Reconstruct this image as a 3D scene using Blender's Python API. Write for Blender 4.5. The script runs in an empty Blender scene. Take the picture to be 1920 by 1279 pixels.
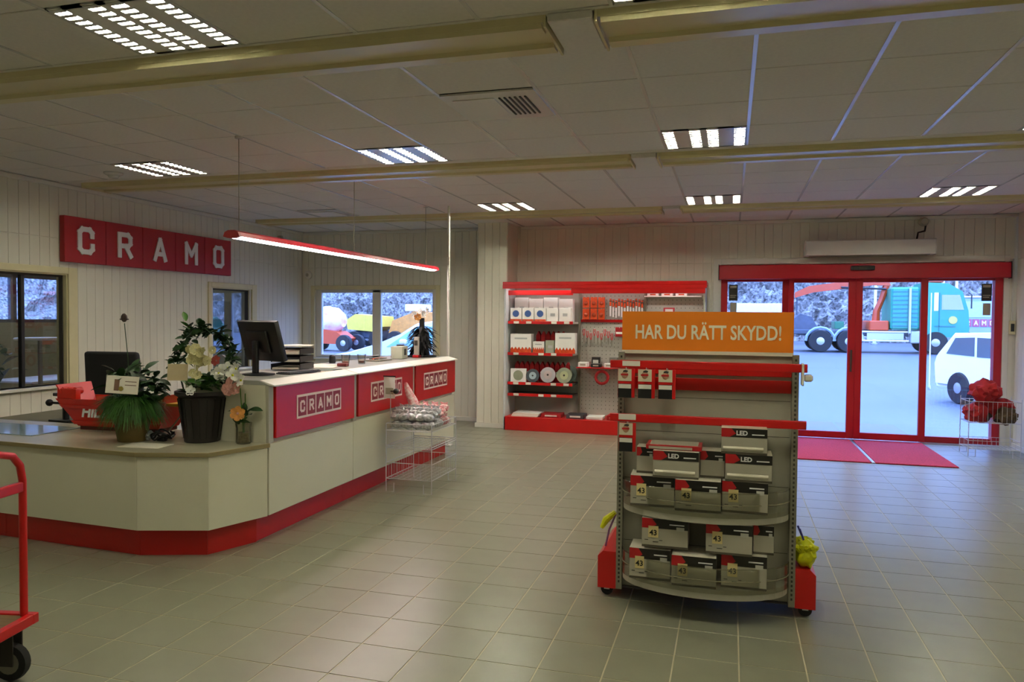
import bpy, bmesh, math, random
from mathutils import Vector, Matrix, noise
R=random.Random(7); PI=math.pi
sc=bpy.context.scene; COL=sc.collection
# ---------------- camera ----------------
cam=bpy.data.cameras.new('camera'); co=bpy.data.objects.new('camera',cam); COL.objects.link(co)
FP=1410.0; CAMZ=1.65
cam.sensor_width=36; cam.sensor_fit='HORIZONTAL'; cam.lens=36*FP/1920; cam.clip_end=500
RW=[[0.9602211,-0.0165608,0.2787493],[0.2791144,0.0268903,-0.9598813],[0.0084008,0.9995012,0.0304430]]
mw=Matrix(RW).to_4x4(); mw.translation=Vector((0,0,CAMZ)); co.matrix_world=mw; sc.camera=co
def proj(x,y,z):
    v=(x,y,z-CAMZ); c=[sum(RW[i][j]*v[i] for i in range(3)) for j in range(3)]
    return (960+FP*c[0]/-c[2], 639.5-FP*c[1]/-c[2]) if c[2]<-.05 else None
# ---------------- world / exposure ----------------
SKY=(.245,.40,1.0); SKY_S=12.0
FIX_E=195.0; PEND_E=26.0
w=bpy.data.worlds.new('overcast'); sc.world=w; w.use_nodes=True
nt=w.node_tree; bg=nt.nodes['Background']
tc=nt.nodes.new('ShaderNodeTexCoord'); sx=nt.nodes.new('ShaderNodeSeparateXYZ'); cr=nt.nodes.new('ShaderNodeValToRGB')
nt.links.new(tc.outputs['Generated'],sx.inputs[0]); nt.links.new(sx.outputs['Z'],cr.inputs[0]); nt.links.new(cr.outputs[0],bg.inputs[0])
cr.color_ramp.elements[0].color=(SKY[0]*.85,SKY[1]*.85,SKY[2]*.85,1); cr.color_ramp.elements[0].position=0
cr.color_ramp.elements[1].color=(*SKY,1); cr.color_ramp.elements[1].position=.6
bg.inputs[1].default_value=SKY_S
vs=sc.view_settings; vs.view_transform='Standard'; vs.look='None'; vs.exposure=.17; vs.gamma=1; vs.use_curve_mapping=False
sc.cycles.max_bounces=8; sc.cycles.diffuse_bounces=5; sc.cycles.glossy_bounces=4; sc.cycles.transparent_max_bounces=16
sc.cycles.sample_clamp_indirect=4; sc.cycles.caustics_reflective=False; sc.cycles.caustics_refractive=False
# ---------------- materials ----------------
def lin(c): 
    c=c/255; return c/12.92 if c<=.04045 else ((c+.055)/1.055)**2.4
def rgb(h): return (lin(int(h[0:2],16)),lin(int(h[2:4],16)),lin(int(h[4:6],16)),1)
MC={}
def mat(name,h,rough=.5,metal=0,var=.06,scale=8,bump=0,spec=.5,emit=0,alpha=1,trans=0,h2=None,stretch=None):
    if name in MC: return MC[name]
    m=bpy.data.materials.new(name); m.use_nodes=True; MC[name]=m
    n=m.node_tree.nodes; l=m.node_tree.links; b=n['Principled BSDF']
    c=rgb(h); b.inputs['Base Color'].default_value=c; b.inputs['Roughness'].default_value=rough
    b.inputs['Metallic'].default_value=metal; b.inputs['Specular IOR Level'].default_value=spec
    if trans: b.inputs['Transmission Weight'].default_value=trans
    if emit: b.inputs['Emission Color'].default_value=c; b.inputs['Emission Strength'].default_value=emit
    if var or bump:
        t=n.new('ShaderNodeTexCoord'); nz=n.new('ShaderNodeTexNoise'); nz.inputs['Scale'].default_value=scale; nz.inputs['Detail'].default_value=4
        if stretch:
            mp=n.new('ShaderNodeMapping'); mp.inputs['Scale'].default_value=stretch; l.new(t.outputs['Object'],mp.inputs[0]); l.new(mp.outputs[0],nz.inputs['Vector'])
        else: l.new(t.outputs['Object'],nz.inputs['Vector'])
        if var:
            r=n.new('ShaderNodeValToRGB'); d=rgb(h2) if h2 else tuple(x*(1-2*var) for x in c[:3])+(1,)
            r.color_ramp.elements[0].color=d; r.color_ramp.elements[1].color=c
            r.color_ramp.elements[0].position=.3; r.color_ramp.elements[1].position=.7
            l.new(nz.outputs[0],r.inputs[0]); l.new(r.outputs[0],b.inputs['Base Color'])
        if bump:
            bp=n.new('ShaderNodeBump'); bp.inputs['Strength'].default_value=bump; bp.inputs['Distance'].default_value=.01
            l.new(nz.outputs[0],bp.inputs['Height']); l.new(bp.outputs[0],b.inputs['Normal'])
    return m
def emis(name,col,s):
    m=bpy.data.materials.new(name); m.use_nodes=True; b=m.node_tree.nodes['Principled BSDF']
    b.inputs['Base Color'].default_value=(.9,.9,.9,1); b.inputs['Emission Color'].default_value=(*col,1); b.inputs['Emission Strength'].default_value=s
    return m
def glassmat(name,tint=(1,1,1),f=.07,rough=.0):
    m=bpy.data.materials.new(name); m.use_nodes=True; n=m.node_tree.nodes; l=m.node_tree.links
    n.remove(n['Principled BSDF']); o=n['Material Output']; mx=n.new('ShaderNodeMixShader'); t=n.new('ShaderNodeBsdfTransparent'); g=n.new('ShaderNodeBsdfGlossy')
    t.inputs[0].default_value=(*tint,1); g.inputs['Roughness'].default_value=rough
    lw=n.new('ShaderNodeLayerWeight'); lw.inputs[0].default_value=.25; ml=n.new('ShaderNodeMath'); ml.operation='MULTIPLY_ADD'
    ml.inputs[1].default_value=.6; ml.inputs[2].default_value=f; l.new(lw.outputs['Fresnel'],ml.inputs[0]); l.new(ml.outputs[0],mx.inputs[0])
    l.new(t.outputs[0],mx.inputs[1]); l.new(g.outputs[0],mx.inputs[2]); l.new(mx.outputs[0],o.inputs[0]); return m
WALL=mat('wall paint','E4E0D0',.55,var=.02,scale=3); CEIL=mat('ceiling tile','E6E1DC',.9,var=.03,scale=40); GRID=mat('grid white','DCDAD6',.22,var=0)
BEAM=mat('beam cream','D2C69A',.3,var=.02); DARK=mat('recess dark','3A3630',.8,var=0)
TILE=mat('floor tile','868672',.3,var=.05,scale=5,bump=.02,spec=.9); GROUT=mat('grout','C4BB9E',.7,var=.05)
RED=mat('gloss red','C41516',.3,var=.03); REDK=mat('kick red','B81414',.4,var=.03); REDD=mat('door red','A80C20',.35,var=.02)
REDS=mat('sign red','9E0F18',.45,var=.02); WHT=mat('white','E2DFD5',.4,var=.02); LAM=mat('laminate white','D0CCB6',.4,var=.02,scale=2)
CREAM=mat('cream trim','DDD3A8',.45,var=.03); GREY=mat('grey metal','ABA797',.4,metal=.0,var=.04); POSTG=mat('post grey','8F8B7C',.4,metal=.3,var=.03)
BLK=mat('black plastic','101012',.4,var=0); BLKF=mat('black fabric','17181B',.85,var=.1,scale=60); CHR=mat('chrome wire','D4D4D8',.35,metal=.3,var=0)
ORG=mat('orange board','EC8014',.5,var=.02); TXT=mat('lettering cream','EFE6CF',.5,var=0); LETW=mat('lettering white','E6E4E4',.5,var=0)
LOGR=mat('logo dark red','8C1420',.4,var=0); LOGC=mat('logo cream','F2DCD2',.5,var=0)
GLASS=glassmat('pane glass',(.96,.99,1)); ACR=glassmat('acrylic',(.93,.93,.88),.06,.1); DGL=glassmat('car glass',(.35,.45,.5),.25,.05)
BOX=mat('box silver','B9B3A3',.3,metal=.25,var=.04); BOXK=mat('box black','16130F',.4,var=0); BOXR=mat('box red','A8121A',.4,var=0)
PAPER=mat('paper','E9E2D0',.6,var=.02); TAG=mat('tag cream','D9C58A',.6,var=.03); YEL=mat('yellow','DDE012',.5,var=.15,scale=30); ORP=mat('orange pack','E0501A',.4,var=.2,scale=60)
MATR=mat('mat red','C8304A',.95,var=.2,scale=60,bump=.6); ALU=mat('aluminium','B5B5B5',.35,metal=.8,var=0)
LEAF=mat('leaf dark','234A1C',.45,var=.25,scale=12); LEAF2=mat('leaf mid','4C8428',.5,var=.25,scale=12); LEAF3=mat('grass green','3A6E1E',.6,var=.3,scale=14)
POTK=mat('black pot','151113',.35,var=0); POTB=mat('brown pot','6E5A30',.7,var=.15,h2='54502A'); FLC=mat('flower cream','E8DFA4',.6,var=.15,scale=30); FLW=mat('flower white','EFEFE6',.6,var=.05); FLP=mat('flower pink','E3A79C',.6,var=.15,scale=20); FLO=mat('flower orange','E8A050',.6,var=.2,scale=30)
WOOD=mat('wood ply','7A6138',.6,var=.15,scale=4,stretch=(1,12,1)); RUB=mat('rubber','1C1C1C',.8,var=.1)
ASPH=mat('asphalt','5D6167',.5,var=.08,scale=.4,bump=.05); ROCK=mat('rock','A8A29A',.9,var=.5,scale=6.5,h2='242220',bump=1)
TEAL=mat('truck teal','2B8A70',.35,var=.05); CARW=mat('car white','F2F2EC',.25,var=0); CRNR=mat('crane red','C44412',.4,var=.08); TRG=mat('truck grey','444C56',.5,var=.2,scale=3)
SILV=mat('silver foil','E4E4EA',.3,metal=.35,var=.3,scale=45,bump=.5); RPAT=mat('red white wrap','D8606A',.4,var=.3,scale=40,h2='F0E4E4'); CUSH=mat('red cloth','A5141A',.85,var=.15,scale=15,bump=.3)
LOUV=mat('louvre metal','C9CAC4',.3,metal=.5,var=0)
TUBE=emis('lit tube',(1.0,.98,.74),FIX_E); TUBED=emis('dim tube',(1,.98,.76),FIX_E*.45); TUBEF=emis('strong tube',(1,.98,.78),FIX_E*1.7); PTUBE=emis('lit pendant tube',(1,.88,.86),PEND_E)
# ---------------- mesh builder ----------------
class B:
    def __init__(s): s.bm=bmesh.new()
    def box(s,x0,x1,y0,y1,z0,z1,bev=0,seg=1):
        vs=[s.bm.verts.new((x,y,z)) for x in (x0,x1) for y in (y0,y1) for z in (z0,z1)]
        fs=[s.bm.faces.new([vs[i] for i in q]) for q in ((0,1,3,2),(4,6,7,5),(0,4,5,1),(2,3,7,6),(0,2,6,4),(1,5,7,3))]
        if bev:
            es=list({e for f in fs for e in f.edges}); bmesh.ops.bevel(s.bm,geom=es,offset=bev,segments=seg,affect='EDGES',profile=.5)
        return s
    def prism(s,pts,a,b,axis='y'):
        # pts 2D polygon; extrude along axis from a to b
        def P(u,v,t): return {'y':(u,t,v),'x':(t,u,v),'z':(u,v,t)}[axis]
        A=[s.bm.verts.new(P(u,v,a)) for u,v in pts]; Bv=[s.bm.verts.new(P(u,v,b)) for u,v in pts]; n=len(pts)
        s.bm.faces.new(A); s.bm.faces.new(Bv[::-1])
        for i in range(n): s.bm.faces.new((A[i],Bv[i],Bv[(i+1)%n],A[(i+1)%n]))
        return s
    def tube(s,pts,r,seg=8,cap=True,rs=None):
        pts=[Vector(p) for p in pts]; rings=[]; up=None
        for i,p in enumerate(pts):
            d=(pts[min(i+1,len(pts)-1)]-pts[max(i-1,0)]).normalized()
            if up is None: up=Vector((0,0,1)) if abs(d.z)<.9 else Vector((1,0,0))
            u=d.cross(up)
            if u.length<1e-4: u=d.cross(Vector((0,1,0)))
            u.normalize(); v=u.cross(d).normalized(); up=v
            rr=rs[i] if rs else r
            rings.append([s.bm.verts.new(p+(u*math.cos(2*PI*k/seg)+v*math.sin(2*PI*k/seg))*rr) for k in range(seg)])
        for a,b in zip(rings,rings[1:]):
            for k in range(seg): s.bm.faces.new((a[k],a[(k+1)%seg],b[(k+1)%seg],b[k]))
        if cap: s.bm.faces.new(rings[0][::-1]); s.bm.faces.new(rings[-1])
        return s
    def lathe(s,prof,cx=0,cy=0,seg=20,axis='z',ang=2*PI):
        rings=[]
        for r,h in prof:
            ring=[]
            for k in range(seg):
                a=2*PI*k/seg; c,d=r*math.cos(a),r*math.sin(a)
                p={'z':(cx+c,cy+d,h),'y':(cx+c,h,cy+d),'x':(h,cx+c,cy+d)}[axis]
                ring.append(s.bm.verts.new(p))
            rings.append(ring)
        for a,b in zip(rings,rings[1:]):
            for k in range(seg): s.bm.faces.new((a[k],a[(k+1)%seg],b[(k+1)%seg],b[k]))
        s.bm.faces.new(rings[0][::-1]); s.bm.faces.new(rings[-1]); return s
    def ball(s,c,r,sub=2,sc_=(1,1,1),nz=0,seed=0):
        g=bmesh.ops.create_icosphere(s.bm,subdivisions=sub,radius=1)
        for v in g['verts']:
            k=1+nz*noise.noise(v.co*2.3+Vector((seed,seed*.7,0)))
            v.co=Vector((v.co.x*r*sc_[0]*k,v.co.y*r*sc_[1]*k,v.co.z*r*sc_[2]*k))+Vector(c)
        return s
    def strokes(s,lines,wd,th,scale=1,off=(0,0)):
        # flat strokes in XZ plane, facing -Y, thickness th towards -Y
        i_=0
        for pl in lines:
            P=[Vector((x*scale+off[0],z*scale+off[1])) for x,z in pl]
            for a,b in zip(P,P[1:]):
                d=(b-a).normalized(); n=Vector((-d.y,d.x))*wd/2; a2=a-d*wd*.42; b2=b+d*wd*.42
                s.prism([tuple(a2+n),tuple(b2+n),tuple(b2-n),tuple(a2-n)],0,-th*(1+.04*i_),'y'); i_+=1
        return s
    def xf(s,M): bmesh.ops.transform(s.bm,matrix=M,verts=s.bm.verts); return s
    def mesh(s,name,m,smooth=False):
        bmesh.ops.recalc_face_normals(s.bm,faces=s.bm.faces)
        me=bpy.data.meshes.new(name); s.bm.to_mesh(me); s.bm.free()
        if m: me.materials.append(m)
        if smooth:
            for p in me.polygons: p.use_smooth=True
            try: me.set_sharp_from_angle(angle=math.radians(40))
            except Exception: pass
        return me
    def build(s,name,m,parent=None,smooth=False,loc=None,kind=None):
        o=bpy.data.objects.new(name,s.mesh(name,m,smooth)); COL.objects.link(o)
        if parent: o.parent=parent
        if loc: o.location=loc
        if kind: o['kind']=kind
        return o
def tag(o,label,cat,group=None):
    o['label']=label; o['category']=cat
    if group: o['group']=group
    return o
def thing(name,label,cat,loc=(0,0,0),rz=0,group=None):
    o=bpy.data.objects.new(name,None); COL.objects.link(o); o.empty_display_size=.05
    o.location=loc; o.rotation_euler=(0,0,rz); return tag(o,label,cat,group)
def struct(o): o['kind']='structure'; return o
def tree(o,parent=None):
    c=o.copy(); COL.objects.link(c)
    if parent: c.parent=parent
    for ch in list(o.children): tree(ch,c)
    return c
def dup(o,loc,rz=None,label=None):
    c=tree(o); c.location=loc
    if rz is not None: c.rotation_euler=(0,0,rz)
    if label: c['label']=label
    return c
def inst(name,me,parent,loc,rot=None,sc_=None):
    o=bpy.data.objects.new(name,me); COL.objects.link(o); o.parent=parent; o.location=loc
    if rot: o.rotation_euler=rot
    if sc_: o.scale=sc_
    return o
FACE_X=Matrix.Rotation(PI/2,4,'Z')   # -Y facing -> +X facing
def textmesh(body,size,m,bold=.0,th=.002,M=None,align='CENTER',name='lettering',shear=0):
    cu=bpy.data.curves.new(name,'FONT'); cu.body=body; cu.size=size; cu.offset=bold; cu.extrude=th/2; cu.align_x=align; cu.align_y='CENTER'; cu.resolution_u=3; cu.shear=shear
    o=bpy.data.objects.new(name,cu); COL.objects.link(o); dg=bpy.context.evaluated_depsgraph_get()
    me=bpy.data.meshes.new_from_object(o.evaluated_get(dg)); bpy.data.objects.remove(o); bpy.data.curves.remove(cu)
    me.transform(Matrix.Rotation(PI/2,4,'X'))   # now facing -Y in XZ plane
    if M: me.transform(M)
    me.materials.clear(); me.materials.append(m); me.name=name; return me
LET={'C':[[(.68,.7),(.68,.86),(.54,1),(.14,1),(0,.86),(0,.14),(.14,0),(.54,0),(.68,.14),(.68,.3)]],
'R':[[(0,0),(0,1),(.52,1),(.66,.87),(.66,.6),(.52,.47),(0,.47)],[(.36,.47),(.68,0)]],
'A':[[(0,0),(.36,1),(.72,0)],[(.15,.28),(.57,.28)]],
'M':[[(0,0),(0,1),(.38,.42),(.76,1),(.76,0)]],
'O':[[(.14,1),(0,.86),(0,.14),(.14,0),(.54,0),(.68,.14),(.68,.86),(.54,1),(.14,1)]]}
# =====================================================================
# ROOM SHELL
# =====================================================================
XL,XR,YB,YF,HC=-7.0,3.58,11.3,-6.0,3.07
b=B(); b.box(XL-.1,XR+.1,YF-.1,YB+.1,-.2,-.0022); floor=struct(b.build('floor',GROUT))
TX,TY=.3045,.333; tme=B().box(-TX/2+.0035,TX/2-.0035,-TY/2+.0035,TY/2-.0035,-.006,0,bev=.0006).mesh('tile',TILE)
cand=[]
nx0=int((XL)/TX)-1
rest=B()
for i in range(-24,13):
    for j in range(-31,23):
        x=.065+(i+.5)*TX; y=4.06+(j+.5)*TY
        if x<XL-.05 or x>XR+.1 or y<YF or y>YB+.05: continue
        under=(x<-3.4 and 4.4<y<8.4 and x>-3.8) or (x<-3.6 and 4.2<y<5 and x>-6.9)
        p=proj(x,y,0); vis=p and -60<p[0]<1980 and 600<p[1]<1340 and not under and not(x<-3.3 and y>4.1)
        cand.append((0 if vis else 1,x*x+y*y,x,y))
cand.sort()
for k,(v,d,x,y) in enumerate(cand):
    if v==0 and k<300: inst('tile',tme,floor,(x,y,0))
    else: rest.box(x-TX/2+.0035,x+TX/2-.0035,y-TY/2+.0035,y+TY/2-.0035,-.006,0)
rest.build('tile_field',TILE,floor,kind='stuff')
# walls made of vertical boards in two tiers, around openings
def wall(name,axis,pos,a0,a1,opens,out,indiv,pitch=.12,skip=None):
    """axis 'x': wall plane at x=pos running along y; 'y': plane at y=pos running along x. out=+1/-1 direction behind the wall."""
    def bx(bb,u0,u1,z0,z1,d0,d1,bev=0):
        lo,hi=sorted((pos+out*d0,pos+out*d1))
        if axis=='x': bb.box(lo,hi,u0,u1,z0,z1,bev)
        else: bb.box(u0,u1,lo,hi,z0,z1,bev)
    if axis=='y': a0e,a1e=a0-.15,a1+.15
    else: a0e,a1e=a0,a1
    bb=B(); cuts=sorted({a0e,a1e}|{o[0] for o in opens}|{o[1] for o in opens})
    for u0,u1 in zip(cuts,cuts[1:]):
        mid=(u0+u1)/2; zs=[(o[2],o[3]) for o in opens if o[0]<mid<o[1]]; z=0
        for s0,s1 in sorted(zs):
            if s0>z: bx(bb,u0,u1,z,s0,.009,.14)
            z=s1
        if z<HC+.1: bx(bb,u0,u1,z,HC+.1,.009,.14)
    wo=struct(bb.build(name,WALL)); st=B(); ns=0
    n=int(round((a1-a0)/pitch)); cache={}
    for k in range(n):
        u0=a0+k*pitch; u1=min(a1,u0+pitch); mid=(u0+u1)/2
        for t0,t1 in ((0,2.468),(2.474,HC)):
            segs=[(t0,t1)]
            for o in opens:
                if o[0]<mid<o[1]:
                    ns_=[]
                    for s0,s1 in segs:
                        if o[3]<=s0 or o[2]>=s1: ns_.append((s0,s1)); continue
                        if o[2]>s0: ns_.append((s0,o[2]))
                        if o[3]<s1: ns_.append((o[3],s1))
                    segs=ns_
            for s0,s1 in segs:
                if indiv(mid):
                    key=(round(s0,3),round(s1,3))
                    if key not in cache:
                        c=B(); g=.0018
                        if axis=='x': c.box(min(0,out*.012),max(0,out*.012),-pitch/2+g,pitch/2-g,s0,s1,.0015)
                        else: c.box(-pitch/2+g,pitch/2-g,min(0,out*.012),max(0,out*.012),s0,s1,.002)
                        cache[key]=c.mesh('board',WALL)
                    inst('board',cache[key],wo,(pos,mid,0) if axis=='x' else (mid,pos,0))
                else: bx(st,u0+.003,u1-.003,s0,s1,0,.012); ns+=1
    if ns: st.build('board_field',WALL,wo,kind='stuff')
    else: st.bm.free()
    return wo
WL=[(3.4,6.58,.885,2.09),(8.95,9.88,.885,2.05)]
wall('wall_left','x',XL,YF,YB,WL,-1,lambda u:u>5)
WB=[(-6.76,-4.56,.96,2.1),(-.14,3.43,0,2.44)]
wall('wall_back','y',YB,XL,XR,WB,1,lambda u:True)
wall('wall_right','x',XR,YF,YB,[],1,lambda u:u>10)
wall('wall_front','y',YF,XL,XR,[],-1,lambda u:False)
# column
b=B().box(-3.66,-3.2,10.74,11.3,0,HC); c=struct(b.build('column',WALL))
for x in (-3.605,-3.49,-3.375,-3.26): B().box(x-.055,x+.055,10.728,10.742,0,HC,.002).build('board',WALL,c)
for y in (10.81,10.93,11.05,11.17): B().box(-3.672,-3.658,y-.057,y+.057,0,HC,.002).build('board',WALL,c)
# baseboards
def bb_(n,*a): return struct(B().box(*a,bev=.004).build(n,WHT))
bb_('baseboard_back',XL,-3.68,YB-.016,YB,0,.07); bb_('baseboard_right',XR-.014,XR,YF,YB,0,.07); bb_('baseboard_left',XL,XL+.014,YF,YB-.02,0,.07)
bb_('trim_1',-3.69,-3.19,10.712,10.728,0,.07)
for i,(x0,x1) in enumerate(((XL,-3.7),(-3.15,XR-.0))): struct(B().box(x0,x1,YB-.03,YB,HC-.05,HC-.004,.005).build('trim_%d'%(i+2),WHT))
struct(B().box(XL,XL+.03,YF,YB-.03,HC-.05,HC-.004,.005).build('trim_4',WHT))
struct(B().box(-.25,-.142,YB-.02,YB,0,2.53,.003).box(3.432,3.50,YB-.02,YB,0,2.53,.003).box(-.142,3.432,YB-.02,YB,2.445,2.53,.003).build('trim_5',WHT))
# ---------------- ceiling ----------------
CP=.64; starts=[-5.4,-2.27,.87,3.87,7.0,10.13]
b=B().box(XL-.1,XR+.1,YF-.1,YB+.1,HC+.12,HC+.25); ceil=struct(b.build('ceiling',DARK))
fixcells=[]; xlines=[.10+CP*k for k in range(-12,6)]
fixX={-.54,-3.10,-5.66,2.02}
def isfix(x,st):
    if abs(x+5.66)<.02 and st==7.0: return False
    return any(abs(x-f)<.02 for f in fixX)
pcache={}; far=B()
for st in starts:
    for r in range(4):
        y0=st+CP*r; y1=min(y0+CP,YB)
        if y1-y0<.05: continue
        if st<0: 
            pass
        for xa in xlines:
            x0=max(xa,XL); x1=min(xa+CP,XR)
            if x1-x0<.05: continue
            if r==3 and isfix(xa,st): fixcells.append(((x0+x1)/2,(y0+y1)/2)); continue
            if st==7.0 and r==3 and abs(xa+5.66)<.02: ventfar=((x0+x1)/2,(y0+y1)/2); continue
            if st==3.87 and r==1 and abs(xa+1.82)<.02: ventc=((x0+x1)/2,(y0+y1)/2); continue
            w_,d_=round(x1-x0,3),round(y1-y0,3)
            if y1>2.3:
                if (w_,d_) not in pcache: pcache[(w_,d_)]=B().box(-w_/2+.005,w_/2-.005,-d_/2+.004,d_/2-.004,0,.015,.003).mesh('ceiling_panel',CEIL)
                inst('ceiling_panel',pcache[(w_,d_)],ceil,((x0+x1)/2,(y0+y1)/2,HC))
            else: far.box(x0+.005,x1-.005,y0+.004,y1-.004,HC,HC+.015)
far.build('ceiling_panel_field',CEIL,ceil,kind='stuff')
for st in starts:
    y1=min(st+CP*4,YB)
    for x in xlines:
        if XL<x<XR: B().box(x-.011,x+.011,st,y1,HC-.004,HC+.004).build('grid_bar',GRID,ceil)
for st in starts:    # strips carrying the beams
    y0=st+CP*4
    if y0>YB: continue
    y1=min([s for s in starts if s>st]+[YB])
    B().box(XL,XR,y0+.003,y1-.003,HC,HC+.02).build('ceiling_strip',CEIL,ceil)
B().box(XL,XR,YF,-5.4,HC,HC+.02).build('ceiling_strip',CEIL,ceil)
# beams: low linear profile with two long ridges
def beam(x0,x1,yc,label):
    t=thing('ceiling_beam',label,'ceiling beam',((x0+x1)/2,yc,HC),0,'long ceiling beams'); L=(x1-x0)/2
    B().prism([(-.2,0),(-.19,-.03),(.19,-.03),(.2,0)],-L,L,'x').build('beam_body',BEAM,t)
    for y in (-.13,.13): B().prism([(y-.055,-.03),(y-.04,-.05),(y+.04,-.05),(y+.055,-.03)],-L+.02,L-.02,'x').build('ridge',BEAM,t)
    for e in (-1,1): B().box(e*L-.006,e*L+.006,-.2,.2,-.055,0).build('end_cap',BEAM,t)
    return t
for yc,n in ((3.66,'nearest to the camera'),(6.74,'second row back'),(9.84,'farthest row, near the doors')):
    beam(-6.75,-.86,yc,'long cream ceiling beam, left run, '+n); beam(-.62,3.5,yc,'long cream ceiling beam, right run, '+n)
    tag(B().box(-.845,-.635,yc-.21,yc+.21,HC-.04,HC-.0005,.004).build('beam_joint_cover',CEIL),'pale square joint cover between the ceiling beams, '+n,'ceiling cover')
# recessed light fixtures with four louvred channels
def fixture(x,y,label):
    t=thing('ceiling_light',label,'ceiling light',(x,y,HC),0,'recessed louvred ceiling lights'); s=.314
    cx=[-.262,-.065,.065,.262]; hw=.04
    f=B(); xs=[-s]+[v for c in cx for v in (c-hw,c+hw)]+[s]
    for a,c in zip(xs[::2],xs[1::2]): f.box(a,c,-s,s,-.004,.012)
    f.box(-s,s,-s,-.29,-.004,.012); f.box(-s,s,.29,s,-.004,.012); f.build('frame',GRID,t)
    f=B(); f.box(-s,s,-s,s,.062,.07)
    for e in (-s,s-.005): f.box(e,e+.005,-s,s,.01,.065); f.box(-s,s,e,e+.005,.01,.065)
    f.build('housing',WHT,t)
    for c in cx:
        l=B()
        for k in range(11): yy=-.29+.58*k/10; l.box(c-hw,c+hw,yy-.014,yy+.014,-.007,-.001)
        for e in (-1,1): l.prism([(c+e*hw,-.002),(c+e*(hw-.003),.02),(c+e*(hw-.001),.02),(c+e*(hw+.001),.02)],-.29,.29,'y')
        l.build('louvre',LOUV,t)
        B().tube([(c,-.28,.013),(c,.28,.013)],.012,6).build('tube',TUBED if (x<-5 or y<1) else TUBEF if y>8 else TUBE,t)
    return t
place={(-2.78,3.11):'large louvred ceiling light at the top left, nearest',(-2.78,6.11):'louvred ceiling light above the middle of the counter',
(-5.34,6.11):'louvred ceiling light above the red wall sign',(-.22,6.11):'louvred ceiling light above the orange header sign',(2.34,6.11):'louvred ceiling light cut by the right picture edge',
(-2.78,9.24):'far louvred ceiling light left of the shelving unit top',(-.22,9.24):'far louvred ceiling light left of the door heater',(2.34,9.24):'far louvred ceiling light above the door heater right end'}
for x,y in fixcells:
    lab=None
    for (px,py),v in place.items():
        if abs(px-x)<.1 and abs(py-y)<.1: lab=v
    fixture(x,y,lab or 'louvred ceiling light outside the picture, %s row, %s column'%({True:'foremost',False:{True:'middle',False:'rearmost'}[y>-1.5]}[y>1.5],['leftmost','second','third','rightmost'][0 if x<-5 else 1 if x<-2 else 2 if x<0 else 3]))
def vent(x,y,label):
    t=thing('ceiling_vent',label,'vent',(x,y,HC)); s=.31
    B().box(-s,s,-s,s,-.012,.0).build('face_plate',GRID,t)
    n=B().box(-.26,.02,-.2,.2,-.016,-.0125); n.build('blank_plate',GRID,t)
    sl=[B().box(.05+.034*k,.062+.034*k,-.2,.2,-.0185,-.0125).build('slot',DARK,t) for k in range(6)]
vent(*ventc,'square white ceiling vent with dark slots, centre of the ceiling')
t=thing('ceiling_diffuser','flat pale ceiling diffuser above the counter far end','vent',(*ventfar,HC)); B().box(-.31,.31,-.31,.31,-.01,0).build('face_plate',GRID,t); B().box(-.2,.2,-.2,.2,-.02,-.011,.004).build('centre_plate',CEIL,t)
def disc(x,y,label):
    t=thing('smoke_detector',label,'smoke detector',(x,y,HC)); B().lathe([(.09,0),(.09,-.015),(.06,-.03)],seg=20).build('base',GRID,t,True); B().lathe([(.05,-.03),(.045,-.05),(.02,-.055)],seg=16).build('sensor_head',GRID,t,True)
disc(-5.95,6.15,'round flat detector on the ceiling left of the sign light')
# =====================================================================
# WINDOWS AND DOOR
# =====================================================================
def window_back():
    t=struct(B().box(-6.83,-6.76,YB-.018,YB+.02,.90,2.17,.004).box(-4.56,-4.49,YB-.018,YB+.02,.90,2.17,.004).box(-6.76,-4.56,YB-.018,YB+.02,2.1,2.17,.004).build('window_1',CREAM))
    B().box(-6.83,-4.49,YB-.06,YB+.1,.93,.96,.004).build('window_sill',WHT,t)
    f=B()
    for x0,x1 in ((-6.76,-6.66),(-5.71,-5.56),(-4.64,-4.56)): f.box(x0,x1,YB+.04,YB+.11,.96,2.1,.006)
    f.box(-6.66,-4.64,YB+.04,YB+.11,2.05,2.1,.006).box(-6.66,-4.64,YB+.04,YB+.11,.96,1.01,.006); f.build('window_frame',WHT,t)
    for x0,x1 in ((-6.66,-5.71),(-5.56,-4.64)):
        B().box(x0,x1,YB+.07,YB+.075,1.01,2.05).build('pane',GLASS,t)
window_back()
def window_left(n,y0,y1,z0,z1,posts,tr=.12):
    t=struct(B().box(XL-.02,XL+.02,y1,y1+tr,z0-.02,z1+tr*.6,.004).box(XL-.02,XL+.02,y0-tr*.5,y0,z0-.02,z1+tr*.6,.004).box(XL-.02,XL+.02,y0,y1,z1,z1+tr*.6,.004).build('window_%d'%n,CREAM))
    B().box(XL-.14,XL+.07,y0-.04,y1+.04,z0-.03,z0,.004).build('window_sill',WHT,t)
    B().box(XL-.14,XL,y1-.012,y1,z0,z1).box(XL-.14,XL,y0,y1,z1-.012,z1).build('reveal',CREAM,t)
    ed=[y0]+posts+[y1-.012]
    for p in posts: B().box(XL-.1,XL-.05,p-.02,p+.02,z0,z1-.012,.003).build('mullion',BLK,t)
    f=B().box(XL-.1,XL-.05,y1-.022,y1-.012,z0,z1-.012).box(XL-.1,XL-.05,y0,y0+.02,z0,z1-.012).box(XL-.1,XL-.05,y0,y1-.012,z1-.032,z1-.012); f.build('window_frame',DARK,t)
    for a,c in zip(ed,ed[1:]): B().box(XL-.078,XL-.072,a+.02,c-.02,z0,z1-.03).build('pane',GLASS,t)
window_left(2,3.4,6.58,.885,2.09,[4.6,6.08]); window_left(3,8.95,9.88,.885,2.05,[])
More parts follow.
